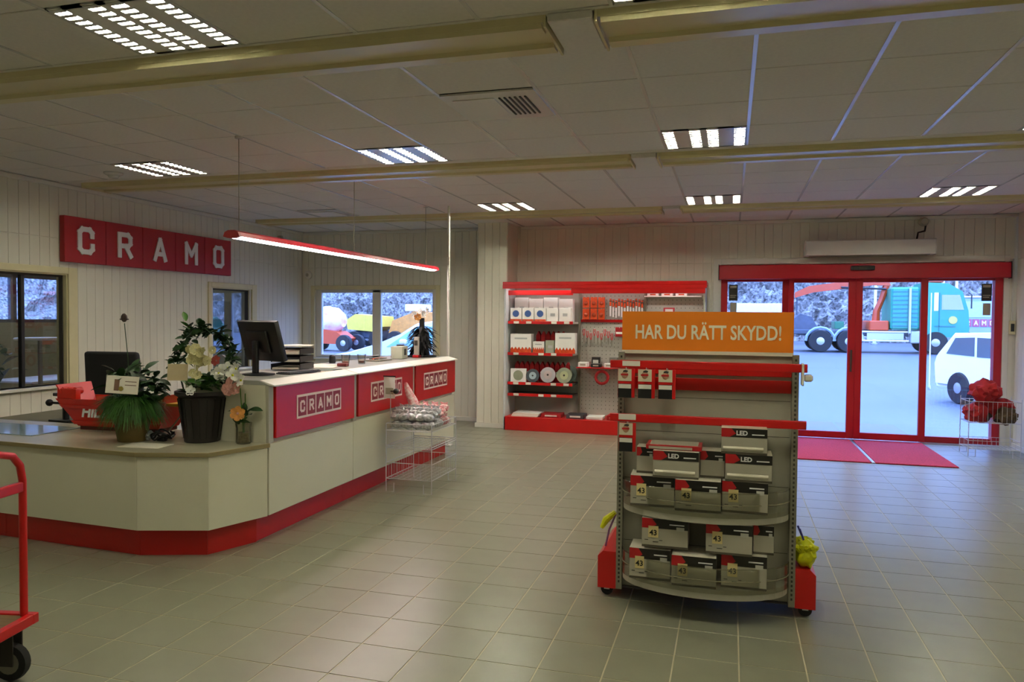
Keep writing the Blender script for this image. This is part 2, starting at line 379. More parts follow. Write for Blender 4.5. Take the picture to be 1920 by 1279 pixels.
# office behind the left wall: floor, back walls with an added outside window, ceiling
OX=-10.4; OLIT=emis('added office fill',(1,.93,.7),6)
o=struct(B().box(OX,XL-.14,2.4,YB,-.2,-.01).build('floor_office',mat('office floor','6A6656',.6)))
struct(B().box(OX,XL-.14,2.4,YB,2.75,2.87).build('ceiling_office',CEIL))
OW=mat('office wall','8E8A6A',.7,var=.03)
struct(B().box(OX-.12,OX,2.4,YB,0,1.52).box(OX-.12,OX,2.4,YB,2.5,2.8).box(OX-.12,OX,2.4,6.2,1.52,2.5).box(OX-.12,OX,10.4,YB,1.52,2.5).build('wall_office',OW))
struct(B().box(OX,XL-.14,2.3,2.4,0,2.8).box(OX,XL-.14,YB,YB+.1,0,2.8).build('wall_office_ends',OW))
t=struct(B().box(OX-.1,OX-.04,6.2,10.4,1.52,1.57).box(OX-.1,OX-.04,6.2,10.4,2.2,2.26).box(OX-.1,OX-.04,6.2,10.4,2.44,2.5).box(OX-.1,OX-.04,7.4,7.5,1.52,2.5).box(OX-.1,OX-.04,8.8,8.9,1.52,2.5).build('window_4',TRG))  # added window, standing in for the doors' bright reflection in the inner glass
B().box(OX-.075,OX-.07,6.2,10.4,1.52,2.5).build('pane',GLASS,t)
t=thing('office_table','white office table seen through the left window','table',(-9.3,8.4,0))
B().box(-.4,.4,-.6,.6,.72,.75,.005).build('table_top',WHT,t)
for sx_ in (-.3,.3):
    for sy in (-.5,.5): B().tube([(sx_,sy,0),(sx_,sy,.72)],.02).build('leg',POSTG,t)
for k_,(x_,y_) in enumerate(((-8.6,5.2),(-8.6,7.8),(-8.6,10.0))):  # unseen lit panels, added only to brighten the office
    t=thing('added_office_light','added fill light panel on the office ceiling behind the left wall, '+['first','second','third'][k_]+' from the camera','ceiling light',(x_,y_,2.75),0,'added office fill lights')
    B().box(-.31,.31,-.31,.31,-.02,0).build('frame',GRID,t); B().box(-.28,.28,-.28,.28,-.024,-.0205).build('lit_panel',OLIT,t)
t=thing('bar_table','small round white table standing behind the left window glass','table',(-8.2,7.3,0)); B().lathe([(.27,1.33),(.28,1.345),(.27,1.36)],seg=24).build('table_top',WHT,t); B().tube([(0,0,.02),(0,0,1.33)],.025).build('stem',POSTG,t); B().lathe([(.2,0),(.2,.015),(.03,.03)],seg=20).build('foot',POSTG,t)
t=thing('yellow_curtain','yellow curtain hanging behind the small left window','curtain',(-7.9,11.0,0))
b=B()
pts=[(.0+.8*k/16,.03*math.sin(k*1.9)) for k in range(17)]; pts2=[(x,y+.01) for x,y in pts[::-1]]
b.prism(pts+pts2,.2,2.5,'z'); b.build('curtain_cloth',mat('yellow curtain','B9A73A',.8,var=.1),t)
B().tube([(-.05,0,2.52),(.9,0,2.52)],.015).build('curtain_rod',ALU,t)
t=thing('blue_cabinet','pale blue cabinet seen through the small left window','cabinet',(-8.8,11.0,0))
BC=mat('pale blue','8FB0B4',.5); B().box(-.4,.4,-.25,.25,0,1.9,.005).build('body',BC,t)
for e in (-1,1):
    d=B().box(min(e*.01,e*.39),max(e*.01,e*.39),-.27,-.251,.05,1.85,.003).build('door',BC,t); B().tube([(e*.05,-.285,.95),(e*.05,-.285,1.1)],.008).build('handle',ALU,d)
# potted plant in the office window
def leafmesh(L,W,m,bend=.15,name='leaf'):
    b=B(); n=5; vs=[]
    for i in range(n+1):
        t_=i/n; w_=W*math.sin(PI*min(1,t_*.92+.06))**.8/2; z=-bend*L*t_*t_
        vs.append([b.bm.verts.new((-w_,L*t_,z+w_*.35)),b.bm.verts.new((0,L*t_,z)),b.bm.verts.new((w_,L*t_,z+w_*.35))])
    for a,c in zip(vs,vs[1:]):
        b.bm.faces.new((a[0],a[1],c[1],c[0])); b.bm.faces.new((a[1],a[2],c[2],c[1]))
    return b.mesh(name,m,True)
LF=leafmesh(.075,.045,LEAF); LFB=leafmesh(.11,.05,LEAF); LF2=leafmesh(.085,.04,LEAF2)
def leaves(par,me,pts,rr,tilt=(-.3,1.0),s=(.8,1.3)):
    for p in pts: inst('leaf',me,par,p,(rr.uniform(*tilt),rr.uniform(-.5,.5),rr.uniform(0,2*PI)),[rr.uniform(*s)]*3)
t=thing('office_plant','dark potted plant on the sill behind the left window','plant',(-7.35,5.95,.5))
B().lathe([(.1,0),(.14,.3),(.15,.32)],seg=16).build('pot',BLK,t,True); b=B()
for k in range(6): b.tube([(0,0,.3),(R.uniform(-.1,.1),R.uniform(-.15,.15),.5),(R.uniform(-.1,.1),R.uniform(-.25,.25),.75)],.008,5)
b.build('stem',LEAF,t); leaves(t,leafmesh(.16,.08,LEAF),[(R.uniform(-.1,.1),R.uniform(-.25,.22),R.uniform(.35,.8)) for _ in range(34)],R)
t2=thing('plant_stool','black stool carrying the office plant','stool',(-7.35,5.95,0)); B().box(-.18,.18,-.18,.18,.47,.499,.004).build('seat',BLK,t2)
for sx_ in (-.15,.15):
    for sy in (-.15,.15): B().tube([(sx_,sy,-.008),(sx_,sy,.47)],.015).build('leg',BLK,t2)
# ---- sliding entrance ----
dn=struct(B().box(-.14,-.05,YB-.0,YB+.12,0,2.24).box(3.34,3.43,YB-.0,YB+.12,0,2.24).box(-.14,3.43,YB+.02,YB+.12,2.2,2.44).box(-.05,.82,YB+.05,YB+.11,0,.09).box(2.5,3.34,YB+.05,YB+.11,0,.09)
 .box(.70,.79,YB+.05,YB+.11,.09,2.2).box(2.5,2.56,YB+.05,YB+.11,.09,2.2).build('door_1',REDD))
B().box(-.17,3.48,YB-.13,YB+.02,2.23,2.43,.006).build('header_box',REDD,dn)
B().box(-.178,-.17,YB-.13,YB+.02,2.22,2.44).box(3.48,3.488,YB-.13,YB+.02,2.22,2.44).build('header_end_cap',BLK,dn)
B().box(-.04,.70,YB+.075,YB+.083,.09,2.2).build('side_pane',GLASS,dn); B().box(2.56,3.34,YB+.075,YB+.083,.09,2.2).build('side_pane',GLASS,dn)
def leaf(x0,x1,l,r):
    d=B().box(x0,x0+l,YB-.04,YB+.01,.02,2.23,.004).box(x1-r,x1,YB-.04,YB+.01,.02,2.23,.004).box(x0+l,x1-r,YB-.04,YB+.01,.02,.11,.004).box(x0+l,x1-r,YB-.04,YB+.01,2.18,2.23,.004).build('sliding_leaf',REDD,dn)
    B().box(x0+l,x1-r,YB-.019,YB-.011,.11,2.18).build('pane',GLASS,d); return d
l1=leaf(.78,1.6505,.07,.095); l2=leaf(1.651,2.54,.085,.085)
B().tube([(1.60,YB-.06,.95),(1.60,YB-.06,1.25)],.012).build('handle',DARK,l1)
B().box(-.14,3.43,YB-.05,YB+.13,-.003,.012).build('threshold',ALU,dn)
s=B().box(1.56,1.86,YB-.17,YB-.13,2.34,2.40,.012,2).build('door_sensor',BLK,dn); B().box(1.66,1.76,YB-.178,YB-.17,2.35,2.39).build('sensor_lens',DARK,s)
# stickers on the side panes (flat print)
for x0,lab in ((-.03,'black notice with white lettering stuck on left door pane'),(3.20,'black notice with white lettering stuck on right door pane')):
    t=tag(B().box(x0,x0+.12,YB+.066,YB+.071,1.93,2.16).build('door_notice',BLK),lab,'sign')
    B().box(x0+.015,x0+.105,YB+.064,YB+.0655,2.11,2.145).box(x0+.015,x0+.105,YB+.064,YB+.0655,2.0,2.01).box(x0+.015,x0+.09,YB+.064,YB+.0655,1.975,1.985).build('print',GREY,t)
    tag(B().box(x0+.02,x0+.11,YB+.066,YB+.071,1.74,1.90).build('small_notice',GREY),lab.replace('black notice with white lettering','small grey notice under the black one'),'sign')
# door heater above
t=thing('air_curtain','long white air curtain heater above the entrance doors','air curtain',(1.77,YB,2.64))
B().box(-.8,.8,-.26,-.005,-.10,.10,.012,2).build('body',WHT,t)
for e in (-1,1): B().box(e*.8-.006 if e>0 else -.806,.806 if e>0 else -.794,-.265,-.003,-.105,.105,.01).build('end_cap',WHT,t)
g=B(); 
for k in range(6): g.box(-.74,.74,-.23+.035*k,-.222+.035*k,-.108,-.1)
g.build('outlet_grille',POSTG,t); B().tube([(.6,-.1,.1),(.62,-.08,.2),(.7,-.08,.22),(.72,-.03,.3),(.7,-.02,.38)],.012,6).build('cable',DARK,t)
t=thing('wall_spotlight','small grey wall spotlight on the ceiling edge above the heater','spotlight',(2.45,YB-.02,2.98)); B().box(-.03,.03,-.03,.02,-.02,.06).build('bracket',GREY,t); B().lathe([(.04,-.13),(.06,-.1),(.055,-.03),(.02,-.02)],seg=14,axis='y').build('lamp_head',GREY,t,True)
t=thing('wall_spotlight','small grey spotlight near the ceiling behind the pendant lamp','spotlight',(XL+.06,10.6,2.9)); B().box(-.06,.0,-.03,.03,-.02,.04).build('bracket',GREY,t); B().lathe([(.04,-.1),(.055,-.05),(.03,0)],seg=14).build('lamp_head',GREY,t,True)
t=thing('wall_detector','white round detector on back wall left of the window','detector',(-7.0+.12,YB-.001,2.35)); B().lathe([(.07,0),(.07,-.03),(.05,-.05)],seg=18,axis='y').build('base',WHT,t,True); B().lathe([(.03,-.05),(.02,-.06)],seg=12,axis='y').build('lens',GREY,t,True)
t=thing('wall_keypad','pale door switch box on the right wall by the entrance','switch',(3.535,YB-.002,1.58)); B().box(-.035,.035,-.05,0,-.09,.09,.006).build('housing',CREAM,t); B().box(-.02,.02,-.055,-.05,-.05,.05,.002).build('key_plate',BLK,t)
B().tube([(0,-.012,.09),(0,-.012,.9)],.01,6).build('conduit',WHT,t)
# entrance mats
mt=thing('entrance_mat','red entrance mat, left half before the doors','mat',(1.17,10.37,0),0,'red entrance mats'); B().box(-.43,.43,-.87,.87,.0005,.014,.004).build('carpet',MATR,mt)
mt=thing('entrance_mat','red entrance mat, right half before the doors','mat',(2.07,10.37,0),0,'red entrance mats'); B().box(-.43,.43,-.87,.87,.0005,.014,.004).build('carpet',MATR,mt)
tag(B().box(1.603,1.637,9.5,11.24,.0005,.012,.003).build('mat_strip',ALU),'aluminium strip between the two red mats','mat strip')
# =====================================================================
# RECEPTION COUNTER
# =====================================================================
def logo(parent,x,y0,y1,z0,z1):
    """framed row of five lettered squares on a face looking to +X"""
    W=y1-y0; H=z1-z0
    fr=B().box(x,x+.003,y0,y1,z0,z1).build('logo_frame',LOGC,parent)
    n=5; m=.018; cw=(W-m*(n+1))/n
    for i,c in enumerate('CRAMO'):
        a=y0+m+i*(cw+m); sq=B().box(x+.003,x+.005,a,a+cw,z0+m,z1-m).build('logo_square',LOGR,fr)
        s_=(H-2*m)*.5; b=B().strokes(LET[c],s_*.24,.002,s_,( -.35*s_,0)); b.xf(FACE_X); b.xf(Matrix.Translation((x+.005,a+cw/2,z0+m+(H-2*m)*.25)))
        b.build('letter_'+c.lower(),LOGC,fr)
XF=-3.2
def counter_unit(y0,y1,ly0,ly1,label):
    t=thing('high_counter_unit',label,'counter',(0,0,0),0,'high counter units with red fascias')
    B().box(-3.92,XF-.025,y0,y1,.72,1.15,.003).build('cabinet_body',LAM,t)
    B().box(-3.9,XF-.0,y0+.003,y1-.003,.2,.72,.003).build('lower_panel',WHT if False else LAM,t)
    B().box(-3.86,-3.31,y0+.001,y1-.001,.0,.2).build('plinth',REDK,t)
    B().box(XF-.024,XF+.015,y0+.07,y1-.005,.755,1.145,.003).build('fascia_panel',RED,t)
    B().prism([(-3.95,1.151),(-3.95,1.18),(-3.29,1.18),(XF+.0,1.1495),(XF-.02,1.1492)],y0-.0,y1-.008,'y').build('worktop',mat('worktop grey','9FA098',.35,var=.03),t)
    B().prism([(-3.275,1.1805),(-3.275,1.1835),(XF+.05,1.150),(XF+.05,1.140),(XF+.0,1.1495)],y0-.0,y1-.01,'y').build('edge_strip',WHT,t)
    B().box(XF-.024,XF+.0,y0,y0+.06,.725,1.145,.002).build('corner_post',GREY,t)
    logo(t,XF+.0155,ly0,ly1,.862,1.045); return t
counter_unit(4.72,5.99,5.06,5.74,'high white counter unit with red logo fascia, nearest, carrying the monitor')
counter_unit(5.99,7.27,6.30,6.98,'middle high counter unit with red logo fascia, behind the basket stand')
counter_unit(7.27,8.52,7.55,8.24,'farthest high counter unit with red logo fascia, carrying the black plant')
# low counter with faceted front
P=[(-3.20,4.705),(-3.357,4.262),(-3.81,4.116),(-5.1,4.19),(-6.9,4.30)]
K=[(-3.30,4.716),(-3.44,4.355),(-3.87,4.21),(-5.15,4.28),(-6.9,4.40)]
def ext(P,d):
    return [(x-(0) ,y) for x,y in P]
t=thing('low_counter','low white faceted counter with red plinth, nearest to the camera','counter',(0,0,0))
def panel(p,q,z0,z1,th,name,m,par):
    d=Vector((q[0]-p[0],q[1]-p[1])).normalized(); n=Vector((-d.y,d.x)); 
    if n.y<0: n=-n
    g=d*.0015
    a=[(p[0]+g.x,p[1]+g.y),(q[0]-g.x,q[1]-g.y),(q[0]+n.x*th-g.x,q[1]+n.y*th-g.y),(p[0]+n.x*th+g.x,p[1]+n.y*th+g.y)]
    return B().prism(a,z0,z1,'z').build(name,m,par)
for i in range(4):
    if i==3:
        panel(P[i],P[i+1],.2,.695,.02,'front_panel',LAM,t); panel(K[i],K[i+1],0,.2,.02,'plinth',REDK,t)
    else:
        panel(P[i],P[i+1],.2,.695,.02,'front_panel',LAM,t); panel(K[i],K[i+1],0,.2,.02,'plinth',REDK,t)
B().prism([(-3.93,4.75),(-3.32,4.71),(-3.38,4.30),(-3.84,4.15),(-5.1,4.22),(-6.88,4.33),(-6.88,4.98),(-3.93,5.0)],.2,.215,'z').build('base_board',LAM,t)
B().box(-6.88,-6.86,4.34,4.98,.2,.695).build('end_panel',LAM,t); B().box(-3.95,-3.93,4.73,5.0,.2,.695).build('end_panel',LAM,t)
O=[(-3.185,4.715),(-3.345,4.247),(-3.81,4.098),(-5.1,4.172),(-6.95,4.285),(-6.95,5.05),(-3.955,5.05),(-3.955,4.715)]
B().prism(O,.70,.728,'z').build('worktop',mat('low worktop','A9A48C',.3,var=.04),t)
B().prism([(x,y) for x,y in O[:5]]+[(-6.95,4.297),(-5.1,4.184),(-3.8125,4.11),(-3.3537,4.254),(-3.197,4.715)],.7005,.7285,'z').build('edge_band',mat('edge cream','B8A97C',.5,var=0),t)
ZC=.7285
# back desk against the left wall
t=thing('back_desk','long grey staff desk under the left window','desk',(-6.55,5.9,0)); B().box(-.42,.42,-.75,1.9,.58,.62,.004).build('desk_top',mat('desk grey','6C6858',.5),t)
for y in (-.65,1.8):
    for x in (-.35,.35): B().tube([(x,y,0),(x,y,.58)],.02).build('leg',BLK,t)
t=thing('clamp_stand','black clamp stand with a side knob on the grey staff desk','stand',(-6.15,5.75,.62))
B().box(-.12,.12,-.09,.09,0,.02,.004).build('base',BLK,t); B().tube([(0,0,.02),(0,0,.24)],.03,10).build('post',BLK,t); B().box(-.13,.12,-.03,.03,.24,.27,.005).build('arm',BLK,t)
k=B().tube([(-.03,0,.17),(-.2,0,.17)],.012,8).build('rod',BLK,t); B().ball((-.2,0,.17),.035).build('knob',BLK,k,True)
# office chair
t=thing('office_chair','black office chair with tilted backrest behind the low counter','chair',(-5.53,6.0,0),.15)
B().box(-.25,.25,-.25,.25,.44,.52,.03,3).build('seat',BLKF,t,True)
s=B(); s.box(-.3,.3,-.035,.035,.58,1.31,.03,3)
for v in s.bm.verts: 
    v.co.y+=-.30-.12*(v.co.z-.6); v.co.x*= 1-.1*max(0,(v.co.z-.6)/.6)
s.build('backrest',BLKF,t,True)
B().tube([(0,.0,.43),(0,-.25,.46),(0,-.30,.7)],.022).build('back_support',BLK,t); B().tube([(0,0,.09),(0,0,.44)],.03,12).build('gas_lift',POSTG,t)
for k in range(5):
    a=k*2*PI/5+.3; l=B().tube([(0,0,.1),(.3*math.cos(a),.3*math.sin(a),.07)],.02,8,rs=[.028,.016]).build('base_leg',BLK,t); B().lathe([(.03,-.02),(.03,.02)],cx=0,cy=.03,seg=12,axis='y').build('castor',RUB,l,True,(.3*math.cos(a),.3*math.sin(a),0))
for e in (-1,1): a=B().tube([(e*.26,0,.48),(e*.3,0,.5),(e*.3,0,.66)],.014).build('arm_post',BLK,t); B().box(e*.3-.03,e*.3+.03,-.12,.12,.66,.69,.008,2).build('armrest',BLK,a,True)
# red display crate
CRD=mat('crate red','C4200F',.4,var=.05)
t=thing('display_crate','red open display crate with white lettering on the low counter','crate',(-4.67,4.83,ZC),.06)
b=B(); 
# slanted walls: bottom half width .36, top half width .5
def slant(b,x0,x1,X0,X1,y0,y1,Y0,Y1,z0,z1):
    v=[b.bm.verts.new(p) for p in ((x0,y0,z0),(x1,y0,z0),(x1,y1,z0),(x0,y1,z0),(X0,Y0,z1),(X1,Y0,z1),(X1,Y1,z1),(X0,Y1,z1))]
    for q in ((0,3,2,1),(4,5,6,7),(0,1,5,4),(1,2,6,5),(2,3,7,6),(3,0,4,7)): b.bm.faces.new([v[i] for i in q])
    return b
slant(B(),-.34,.40,-.5,.5,-.012,0,-.07,-.058,.03,.25).build('front_wall',CRD,t)
slant(B(),-.34,.40,-.5,.5,.22,.232,.28,.292,.03,.25).build('back_wall',CRD,t)
slant(B(),-.34,-.325,-.5,-.485,-.01,.23,-.068,.29,.03,.36).build('side_wall',CRD,t); slant(B(),.385,.40,.485,.5,-.01,.23,-.068,.29,.03,.3).build('side_wall',CRD,t)
B().box(-.33,.39,0,.22,.0,.03).build('floor_plate',mat('crate dark','5A0F0A',.5),t)
slant(B(),-.36,.42,-.39,.44,-.03,-.012,-.037,-.018,.045,.075).build('lower_ridge',CRD,t); slant(B(),-.44,.46,-.47,.48,-.058,-.04,-.066,-.048,.175,.2).build('upper_ridge',CRD,t)
for k in range(3):
    B().lathe([(.028,-.03),(.028,.03)],cx=-.47+.06*k,cy=.31,seg=12,axis='y').build('roller',CRD,t,True,(0,.0,0))
B().box(-.50,-.32,-.055,.0,.24,.33,.01,2).build('corner_block',CRD,t,True)
me=textmesh('HILTI',.115,LETW,.004,.003,Matrix.Translation((-.1,-.045,.13)),'CENTER','crate_lettering',0); o=inst('crate_lettering',me,t,(-.03,-.036,.01),(-.19,0,0))
B().box(.05,.6,-.02,.2,.215,.235).build('yellow_shelf',mat('ochre','C29A34',.5),t)
b=B(); b.tube([(.48,.0,.02),(.6,-.02,.14)],.006); b.build('stay',POSTG,t)
# glass sheet; the blue window reflection is put into its colour
t=tag(B().box(-6.5,-5.05,4.42,4.86,ZC,ZC+.006,.002).build('glossy_sheet',mat('sheet with painted blue reflection','9FB6C4',.08,var=0,spec=.8)),'glossy sheet with painted blue reflection lying on the low counter, left edge','sheet')
# grass pot with leaves, card and flower stalk
def blades(par,cx,cy,z,r,n,L,m,rr,droop=1,name='grass'):
    b=B()
    for k in range(n):
        a=rr.uniform(0,2*PI); q=r*math.sqrt(rr.random()); x,y=cx+q*math.cos(a),cy+q*math.sin(a); l=L*rr.uniform(.6,1.2); ww=.0035
        o1=.35*l; o2=.75*l*droop
        p=[(x,y,z),(x+o1*math.cos(a)*.5,y+o1*math.sin(a)*.5,z+l*.45),(x+o2*math.cos(a),y+o2*math.sin(a),z+l*(.5-1.25*droop*rr.random()))]
        tx,ty=-math.sin(a)*ww,math.cos(a)*ww
        v=[[b.bm.verts.new((q_[0]-tx*s,q_[1]-ty*s,q_[2])),b.bm.verts.new((q_[0]+tx*s,q_[1]+ty*s,q_[2]))] for q_,s in zip(p,(1,1.1,.2))]
        for c,d in zip(v,v[1:]): b.bm.faces.new((c[0],c[1],d[1],d[0]))
    return b.build(name,m,par,kind='stuff')
t=thing('grass_planter','brown pot with trailing green grass, glossy leaves and a gift card','potted plant',(-4.2,4.5,ZC))
B().lathe([(.095,0),(.10,.005),(.135,.23),(.148,.235),(.148,.255),(.125,.255),(.12,.22)],seg=28).build('pot',POTB,t,True)
B().lathe([(.118,.215),(.118,.235)],seg=20).build('soil',DARK,t)
rr=random.Random(3)
blades(t,0,0,.235,.135,2600,.19,LEAF3,rr,.95,'trailing_grass')
fl=B(); stems=[]
for k in range(9):
    a=rr.uniform(0,2*PI); h_=rr.uniform(.3,.42); d=rr.uniform(.05,.2); fl.tube([(0,0,.22),(d*.4*math.cos(a),d*.4*math.sin(a),h_*.75),(d*math.cos(a),d*math.sin(a),h_+.08)],.003,5); stems.append((d*math.cos(a),d*math.sin(a),h_+.08))
fl.build('stem',LEAF,t)
leaves(t,LFB,[(rr.uniform(-.18,.2),rr.uniform(-.12,.12),rr.uniform(.36,.52)) for _ in range(70)],rr,(-.4,.8),(.8,1.25))
leaves(t,LF,[(rr.uniform(.06,.24),rr.uniform(-.1,.1),rr.uniform(.30,.44)) for _ in range(40)],rr)
B().tube([(-.03,0,.3),(-.035,0,.6),(-.065,0,.86)],.003,5).build('flower_stalk',LEAF,t)
hd=B(); hd.ball((-.067,0,.9),.022,2,(1,1,1.5))
for k in range(7): a=k*.9; hd.tube([(-.067,0,.885),(-.067+.03*math.cos(a),.03*math.sin(a),.89)],.004,4)
hd.build('flower_head',mat('dry head','3A2A22',.8),t)
c=B().box(-.115,.115,-.004,0,0,.125,.001).build('gift_card',mat('card bright','F6EEE0',.5,var=.05,scale=6),t,loc=(.085,-.19,.365)); c.rotation_euler=(-.12,.05,.28)
B().box(-.055,-.02,-.006,-.004,.02,.1).box(.02,.1,-.006,-.004,.085,.09).box(.02,.1,-.006,-.004,.06,.065).build('card_print',mat('card brown','7A5A4A',.6),c)
B().lathe([(.017,-.007),(.017,-.004)],cx=-.005,cy=.035,seg=12,axis='y').build('card_seal',mat('card olive','8A7A30',.6),c)
# black pot with flower arch
t=thing('flower_arch_pot','tall black pot with leafy arch, cream blossoms and a card','potted plant',(-3.72,4.66,ZC))
prof=[(.12,0),(.125,.004),(.165,.33),(.19,.345),(.19,.37),(.165,.37),(.16,.33)]
B().lathe(prof,seg=36).build('pot',POTK,t,True)
rb=B()
for k in range(18):
    a=2*PI*k/18; rb.tube([(.126*math.cos(a),.126*math.sin(a),.03),(.166*math.cos(a),.166*math.sin(a),.32)],.005,5)
rb.build('pot_rib',POTK,t); B().lathe([(.155,.32),(.155,.345)],seg=20).build('soil',DARK,t)
arch=[]
for k in range(25):
    a=PI*(1.03-k/24*1.12); arch.append((.02+.235*math.cos(a),.03*math.sin(3*a),.58+.25*math.sin(a)))
arch=[(-.15,0,.33)]+arch+[(.15,0,.33)]
B().tube(arch,.006,6).build('arch_stem',LEAF,t)
rr=random.Random(5); pts=[]
for p in arch[1:-1]:
    for _ in range(9): pts.append((p[0]+rr.uniform(-.03,.03),p[1]+rr.uniform(-.04,.04),p[2]+rr.uniform(-.03,.03)))
leaves(t,LF,pts,rr,(-.8,1.0),(.6,1.15))
leaves(t,LF2,[(rr.uniform(-.02,.02)-.12,rr.uniform(-.02,.02),.78+.05*k) for k in range(3)],rr,(.6,1.4),(.8,1.2))
leaves(t,LF2,[(rr.uniform(-.15,.2),rr.uniform(-.12,.1),rr.uniform(.36,.45)) for _ in range(36)],rr,(-.2,1.1),(.9,1.5))
leaves(t,LFB,[(rr.uniform(-.05,.22),rr.uniform(-.12,.1),rr.uniform(.38,.5)) for _ in range(22)],rr,(0,1.1),(.7,1.2))
def petal_flower(par,name,c,r,m,mc,rr,n=6,face=None):
    b=B(); base=rr.uniform(0,1); tiltx=rr.uniform(-.5,.3); M=Matrix.Translation(c)@Matrix.Rotation(rr.uniform(-.7,.7),4,'Z')@Matrix.Rotation(PI/2+tiltx,4,'X')
    for k in range(n):
        a=base+2*PI*k/n; u=Vector((math.cos(a),math.sin(a),0)); v=Vector((-math.sin(a),math.cos(a),0))
        row=[]
        for s,wd,z in ((.12,.1,0),(.5,.42,.1),(.85,.34,.16),(1.0,.06,.1)):
            row.append([b.bm.verts.new(M@(u*r*s-v*r*wd+Vector((0,0,r*(z+.12))))),b.bm.verts.new(M@(u*r*s+Vector((0,0,r*z)))),b.bm.verts.new(M@(u*r*s+v*r*wd+Vector((0,0,r*(z+.12)))))])
        for p,q in zip(row,row[1:]): b.bm.faces.new((p[0],p[1],q[1],q[0])); b.bm.faces.new((p[1],p[2],q[2],q[1]))
    o=b.build(name,m,par,True); 
    if mc: B().ball(tuple(M@Vector((0,0,.08*r))),r*.2,1).build('flower_centre',mc,o,True)
    return o
for k in range(20): petal_flower(t,'cream_blossom',(rr.uniform(-.03,.12),rr.uniform(-.14,-.04),rr.uniform(.47,.68)),rr.uniform(.03,.045),FLC,None,rr,7)
for k in range(5): petal_flower(t,'white_orchid',(rr.uniform(.2,.36),rr.uniform(-.14,-.05),rr.uniform(.46,.6)),rr.uniform(.045,.06),FLW,YEL,rr,5)
for c_ in ((.33,-.12,.44),(.30,-.1,.40)): petal_flower(t,'pink_blossom',c_,.05,FLP,None,rr,7)
petal_flower(t,'white_blossom',(.04,-.17,.385),.04,FLW,None,rr,5); petal_flower(t,'red_blossom',(.2,-.1,.6),.04,mat('flower red','9A3A30',.6),None,rr,6)
o=B().box(-.075,.075,-.002,.002,0,.12,.001).build('message_card',mat('card kraft','CDBB95',.6,var=.08),t,loc=(-.11,-.13,.45)); o.rotation_euler=(-.1,0,.25)
B().tube([(.02,-.1,.36),(.02,-.1,.70)],.003,5).build('support_stick',WHT,t)
# small vase with flowers
t=thing('flower_vase','small glass vase with pink and orange flowers beside the red fascia','vase',(-3.365,4.655,ZC))
B().lathe([(.048,0),(.055,.01),(.052,.11),(.06,.15),(.056,.15),(.048,.11),(.05,.015)],seg=20).build('vase_glass',ACR,t,True); B().lathe([(.046,.012),(.044,.08)],seg=16).build('gravel',mat('gravel','8A8062',.9,var=.3,scale=60),t)
b=B()
for x,y,z in ((-.03,0,.42),(.02,-.02,.22),(0,.02,.36)): b.tube([(0,0,.03),(x*.5,y,z*.6),(x,y,z)],.004,5)
b.build('stem',LEAF2,t); leaves(t,LF,[(R.uniform(-.04,.05),R.uniform(-.05,.03),R.uniform(.13,.26)) for _ in range(12)],R,(0,1.2))
petal_flower(t,'orange_blossom',(-.005,-.06,.225),.055,FLO,FLP,rr,6)
petal_flower(t,'pink_blossom',(-.03,-.05,.40),.045,FLP,None,rr,6); petal_flower(t,'white_blossom',(.02,-.05,.46),.05,FLW,YEL,rr,5)
# coiled cable and plastic bag
t=thing('coiled_cable','coiled black cable on the low counter between the two pots','cable',(-3.985,4.56,ZC)); rr=random.Random(9)
for k in range(3):
    pts=[(.085*math.cos(a*.35)*(1-.1*k)+.01*math.sin(a*1.7),.055*math.sin(a*.35),.01+.012*k+.022*(1+math.sin(a*.9+k))) for a in range(0,19)]
    B().tube(pts,.007,6).build('cable_loop',BLK,t,True)
B().box(-.03,.035,-.03,.01,.0,.035,.006,2).build('plug_body',BLK,t,True)
b=B(); b.ball((-.13,-.01,.035),.05,3,(1,.8,.7),.5,4); o=b.build('crumpled_plastic_bag',mat('clear plastic','AEB6B4',.2,var=.1)); o.location=(-3.985,4.56,ZC); tag(o,'crumpled clear plastic beside the brown grass pot','plastic bag')
b=B(); b.box(-.16,.16,-.12,.06,0,.003); o=b.build('loose_paper',PAPER); o.location=(-3.95,4.38,ZC); o.rotation_euler=(0,0,.1); tag(o,'pale sheet lying in front of the coiled cable','paper')
# =====================================================================
# THINGS ON THE HIGH COUNTER
# =====================================================================
ZH=1.1825
t=thing('computer_monitor','black computer monitor seen from behind on the nearest counter unit','monitor',(-3.60,5.22,ZH),-.35)
b=B().box(-.245,.245,-.022,.022,-.165,.165,.008,2); b.xf(Matrix.Translation((0,0,.27))@Matrix.Rotation(.28,4,'X')); sc_=b.build('screen_shell',BLK,t,True)
b=B().box(-.13,.13,-.045,-.02,-.09,.09,.01,2); b.xf(Matrix.Translation((0,0,.27))@Matrix.Rotation(.28,4,'X')); b.build('rear_cover',BLK,t,True)
b=B().box(-.235,.235,.0215,.0235,-.15,.155); b.xf(Matrix.Translation((0,0,.27))@Matrix.Rotation(.28,4,'X')); b.build('display_glass',mat('screen','1E2630',.1,var=0),sc_)
B().box(-.03,.03,-.075,-.045,.01,.27,.008,2).build('stand',BLK,t,True); B().lathe([(.125,0),(.125,.008),(.05,.016)],cy=-.03,seg=28).build('base',BLK,t,True)
def keyboard(x,y,rz,lab):
    t=thing('keyboard',lab,'keyboard',(x,y,ZH),rz); B().box(-.2,.2,-.07,.07,0,.012,.003).build('case',BLK,t)
    k=B()
    for r in range(5):
        for c in range(15): k.box(-.19+.0253*c,-.168+.0253*c,-.062+.025*r,-.042+.025*r,.012,.018)
    k.build('keys',mat('key grey','3A3C40',.5),t,kind='stuff')
keyboard(-3.42,5.47,1.45,'black keyboard lying behind the near fascia edge')
